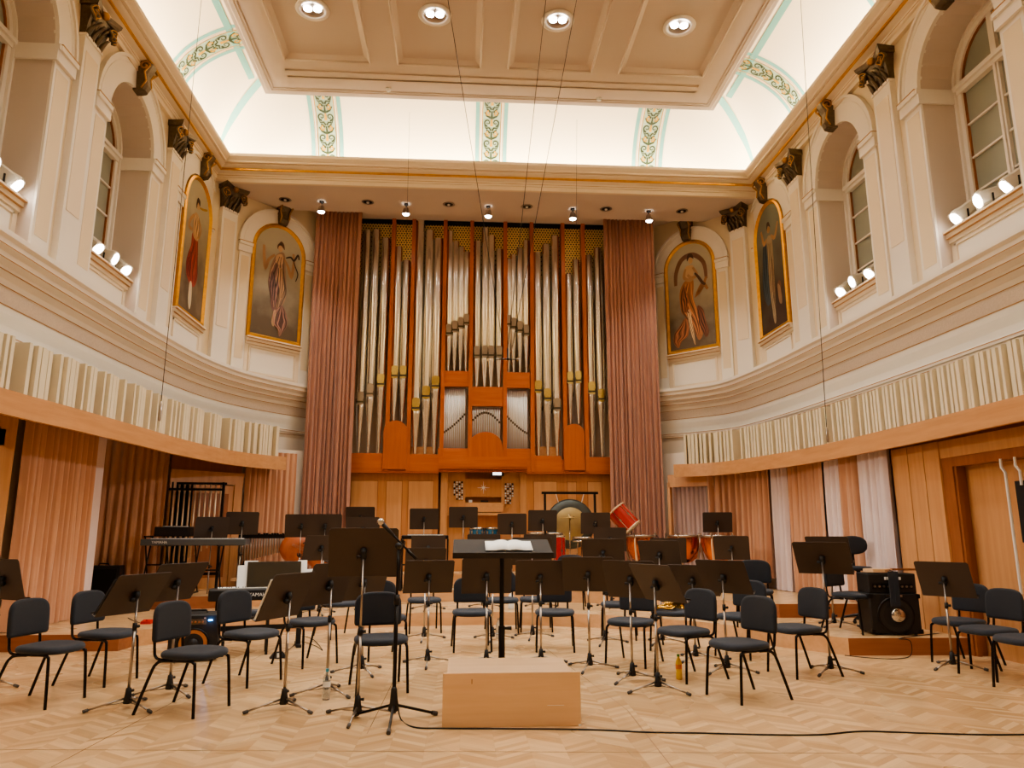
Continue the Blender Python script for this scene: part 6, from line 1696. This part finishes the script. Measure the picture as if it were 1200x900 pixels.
q=aty(595,421,9.8); t=thing('microphone_array','small cross shaped microphone bar hanging in front of the organ pipes','microphone',(q.x,9.8,q.z))
mb=MB(); mb.tube([(-.13,0,0),(.13,0,0)],.008,6); mb.tube([(0,-.05,-.01),(0,.05,.02)],.02,8); mb.build('bar',M['black_metal'],t)
for s in (-1,1): mb=MB(); mb.sm=True; mb.tube([(s*.13,0,0),(s*.15,-.04,-.01)],.016,8); mb.build('capsule',M['steel'],t)
mb=MB(); mb.tube([(0,0,0),(0,0,.16)],.012,6); mb.build('hanger',M['black_metal'],t)
e_=9.95
for k,(px_,py_,w_) in enumerate(((517,-50,'left'),(643,-30,'middle'),(684,-45,'right'))):
    tp=atz(px_,py_,e_-.1); dx=[-.06,0,.06][k]; wire((q.x+dx,9.8,q.z+.16),(tp.x,tp.y,e_-.1),'%s of the three thin wires meeting at the hanging microphone bar'%w_)
for k,(a,b) in enumerate((((480,131),(476,300)),((676,140),(675,330)))):
    A=aty(a[0],a[1],13.9); B=aty(b[0],b[1],13.9); cable([tuple(A),tuple((A+B)/2),tuple(B)],.003,'very thin vertical wire hanging in front of the organ from the cove, %s one'%('left' if k==0 else 'right'),'hanging_wire',M['black_metal'],2,'wire')
# floor seams
mb=MB(); 
for a,b in (((0,884),(1200,889)),((0,757+30),(1,787)),):
    pass
def seam(p,q,w=.006):
    A=Vector(P(*p,.0015)); B=Vector(P(*q,.0015)); d=(B-A).normalized(); n_=Vector((-d.y,d.x,0))*w/2
    mb.add([A-n_,B-n_,B+n_,A+n_],[(0,1,2,3)])
seam((-60,878),(1300,884)); seam((60,899),(330,755)); seam((735,832),(800,915)); seam((640,760),(735,832)); seam((430,860),(460,800)); seam((-40,800),(330,765))
struct(mb.build('trim_95',mat('floor_joint',rgb(140,104,70),.7)))

for (so,h,tilt,rz),lab,off in ((SHEET0,'dark folder lying on the far left tilted music stand',0),(SHEET1,'white sheets on the music stand in front of the digital piano, edges showing',1)):
    t=thing('sheet_music',lab,'sheet music',so.location,rz)
    mb=MB(); 
    mb.box(-.30,.008,-.19,.02,.014,.16); mb.box(-.02,.014,-.19,.292,.020,.17)
    if not off: mb.box(-.1,.02,-.20,.16,.05,-.12)
    o=mb.build('pages',M['paper'] if off else M['fabric'],t); o.location=(0,.03,h+.04); o.rotation_euler=(radians(tilt),0,0)
# ------------------------------------------------------------------ world and look
w=bpy.data.worlds.new('world'); SC.world=w; w.use_nodes=True
w.node_tree.nodes['Background'].inputs[0].default_value=(1,.93,.85,1); w.node_tree.nodes['Background'].inputs[1].default_value=.15
SC.view_settings.view_transform='AgX'; SC.view_settings.look='AgX - Medium High Contrast'; SC.view_settings.exposure=EXPO
SC.cycles.use_denoising=True; SC.cycles.max_bounces=7; SC.cycles.diffuse_bounces=4; SC.cycles.glossy_bounces=3
SC.cycles.sample_clamp_indirect=6
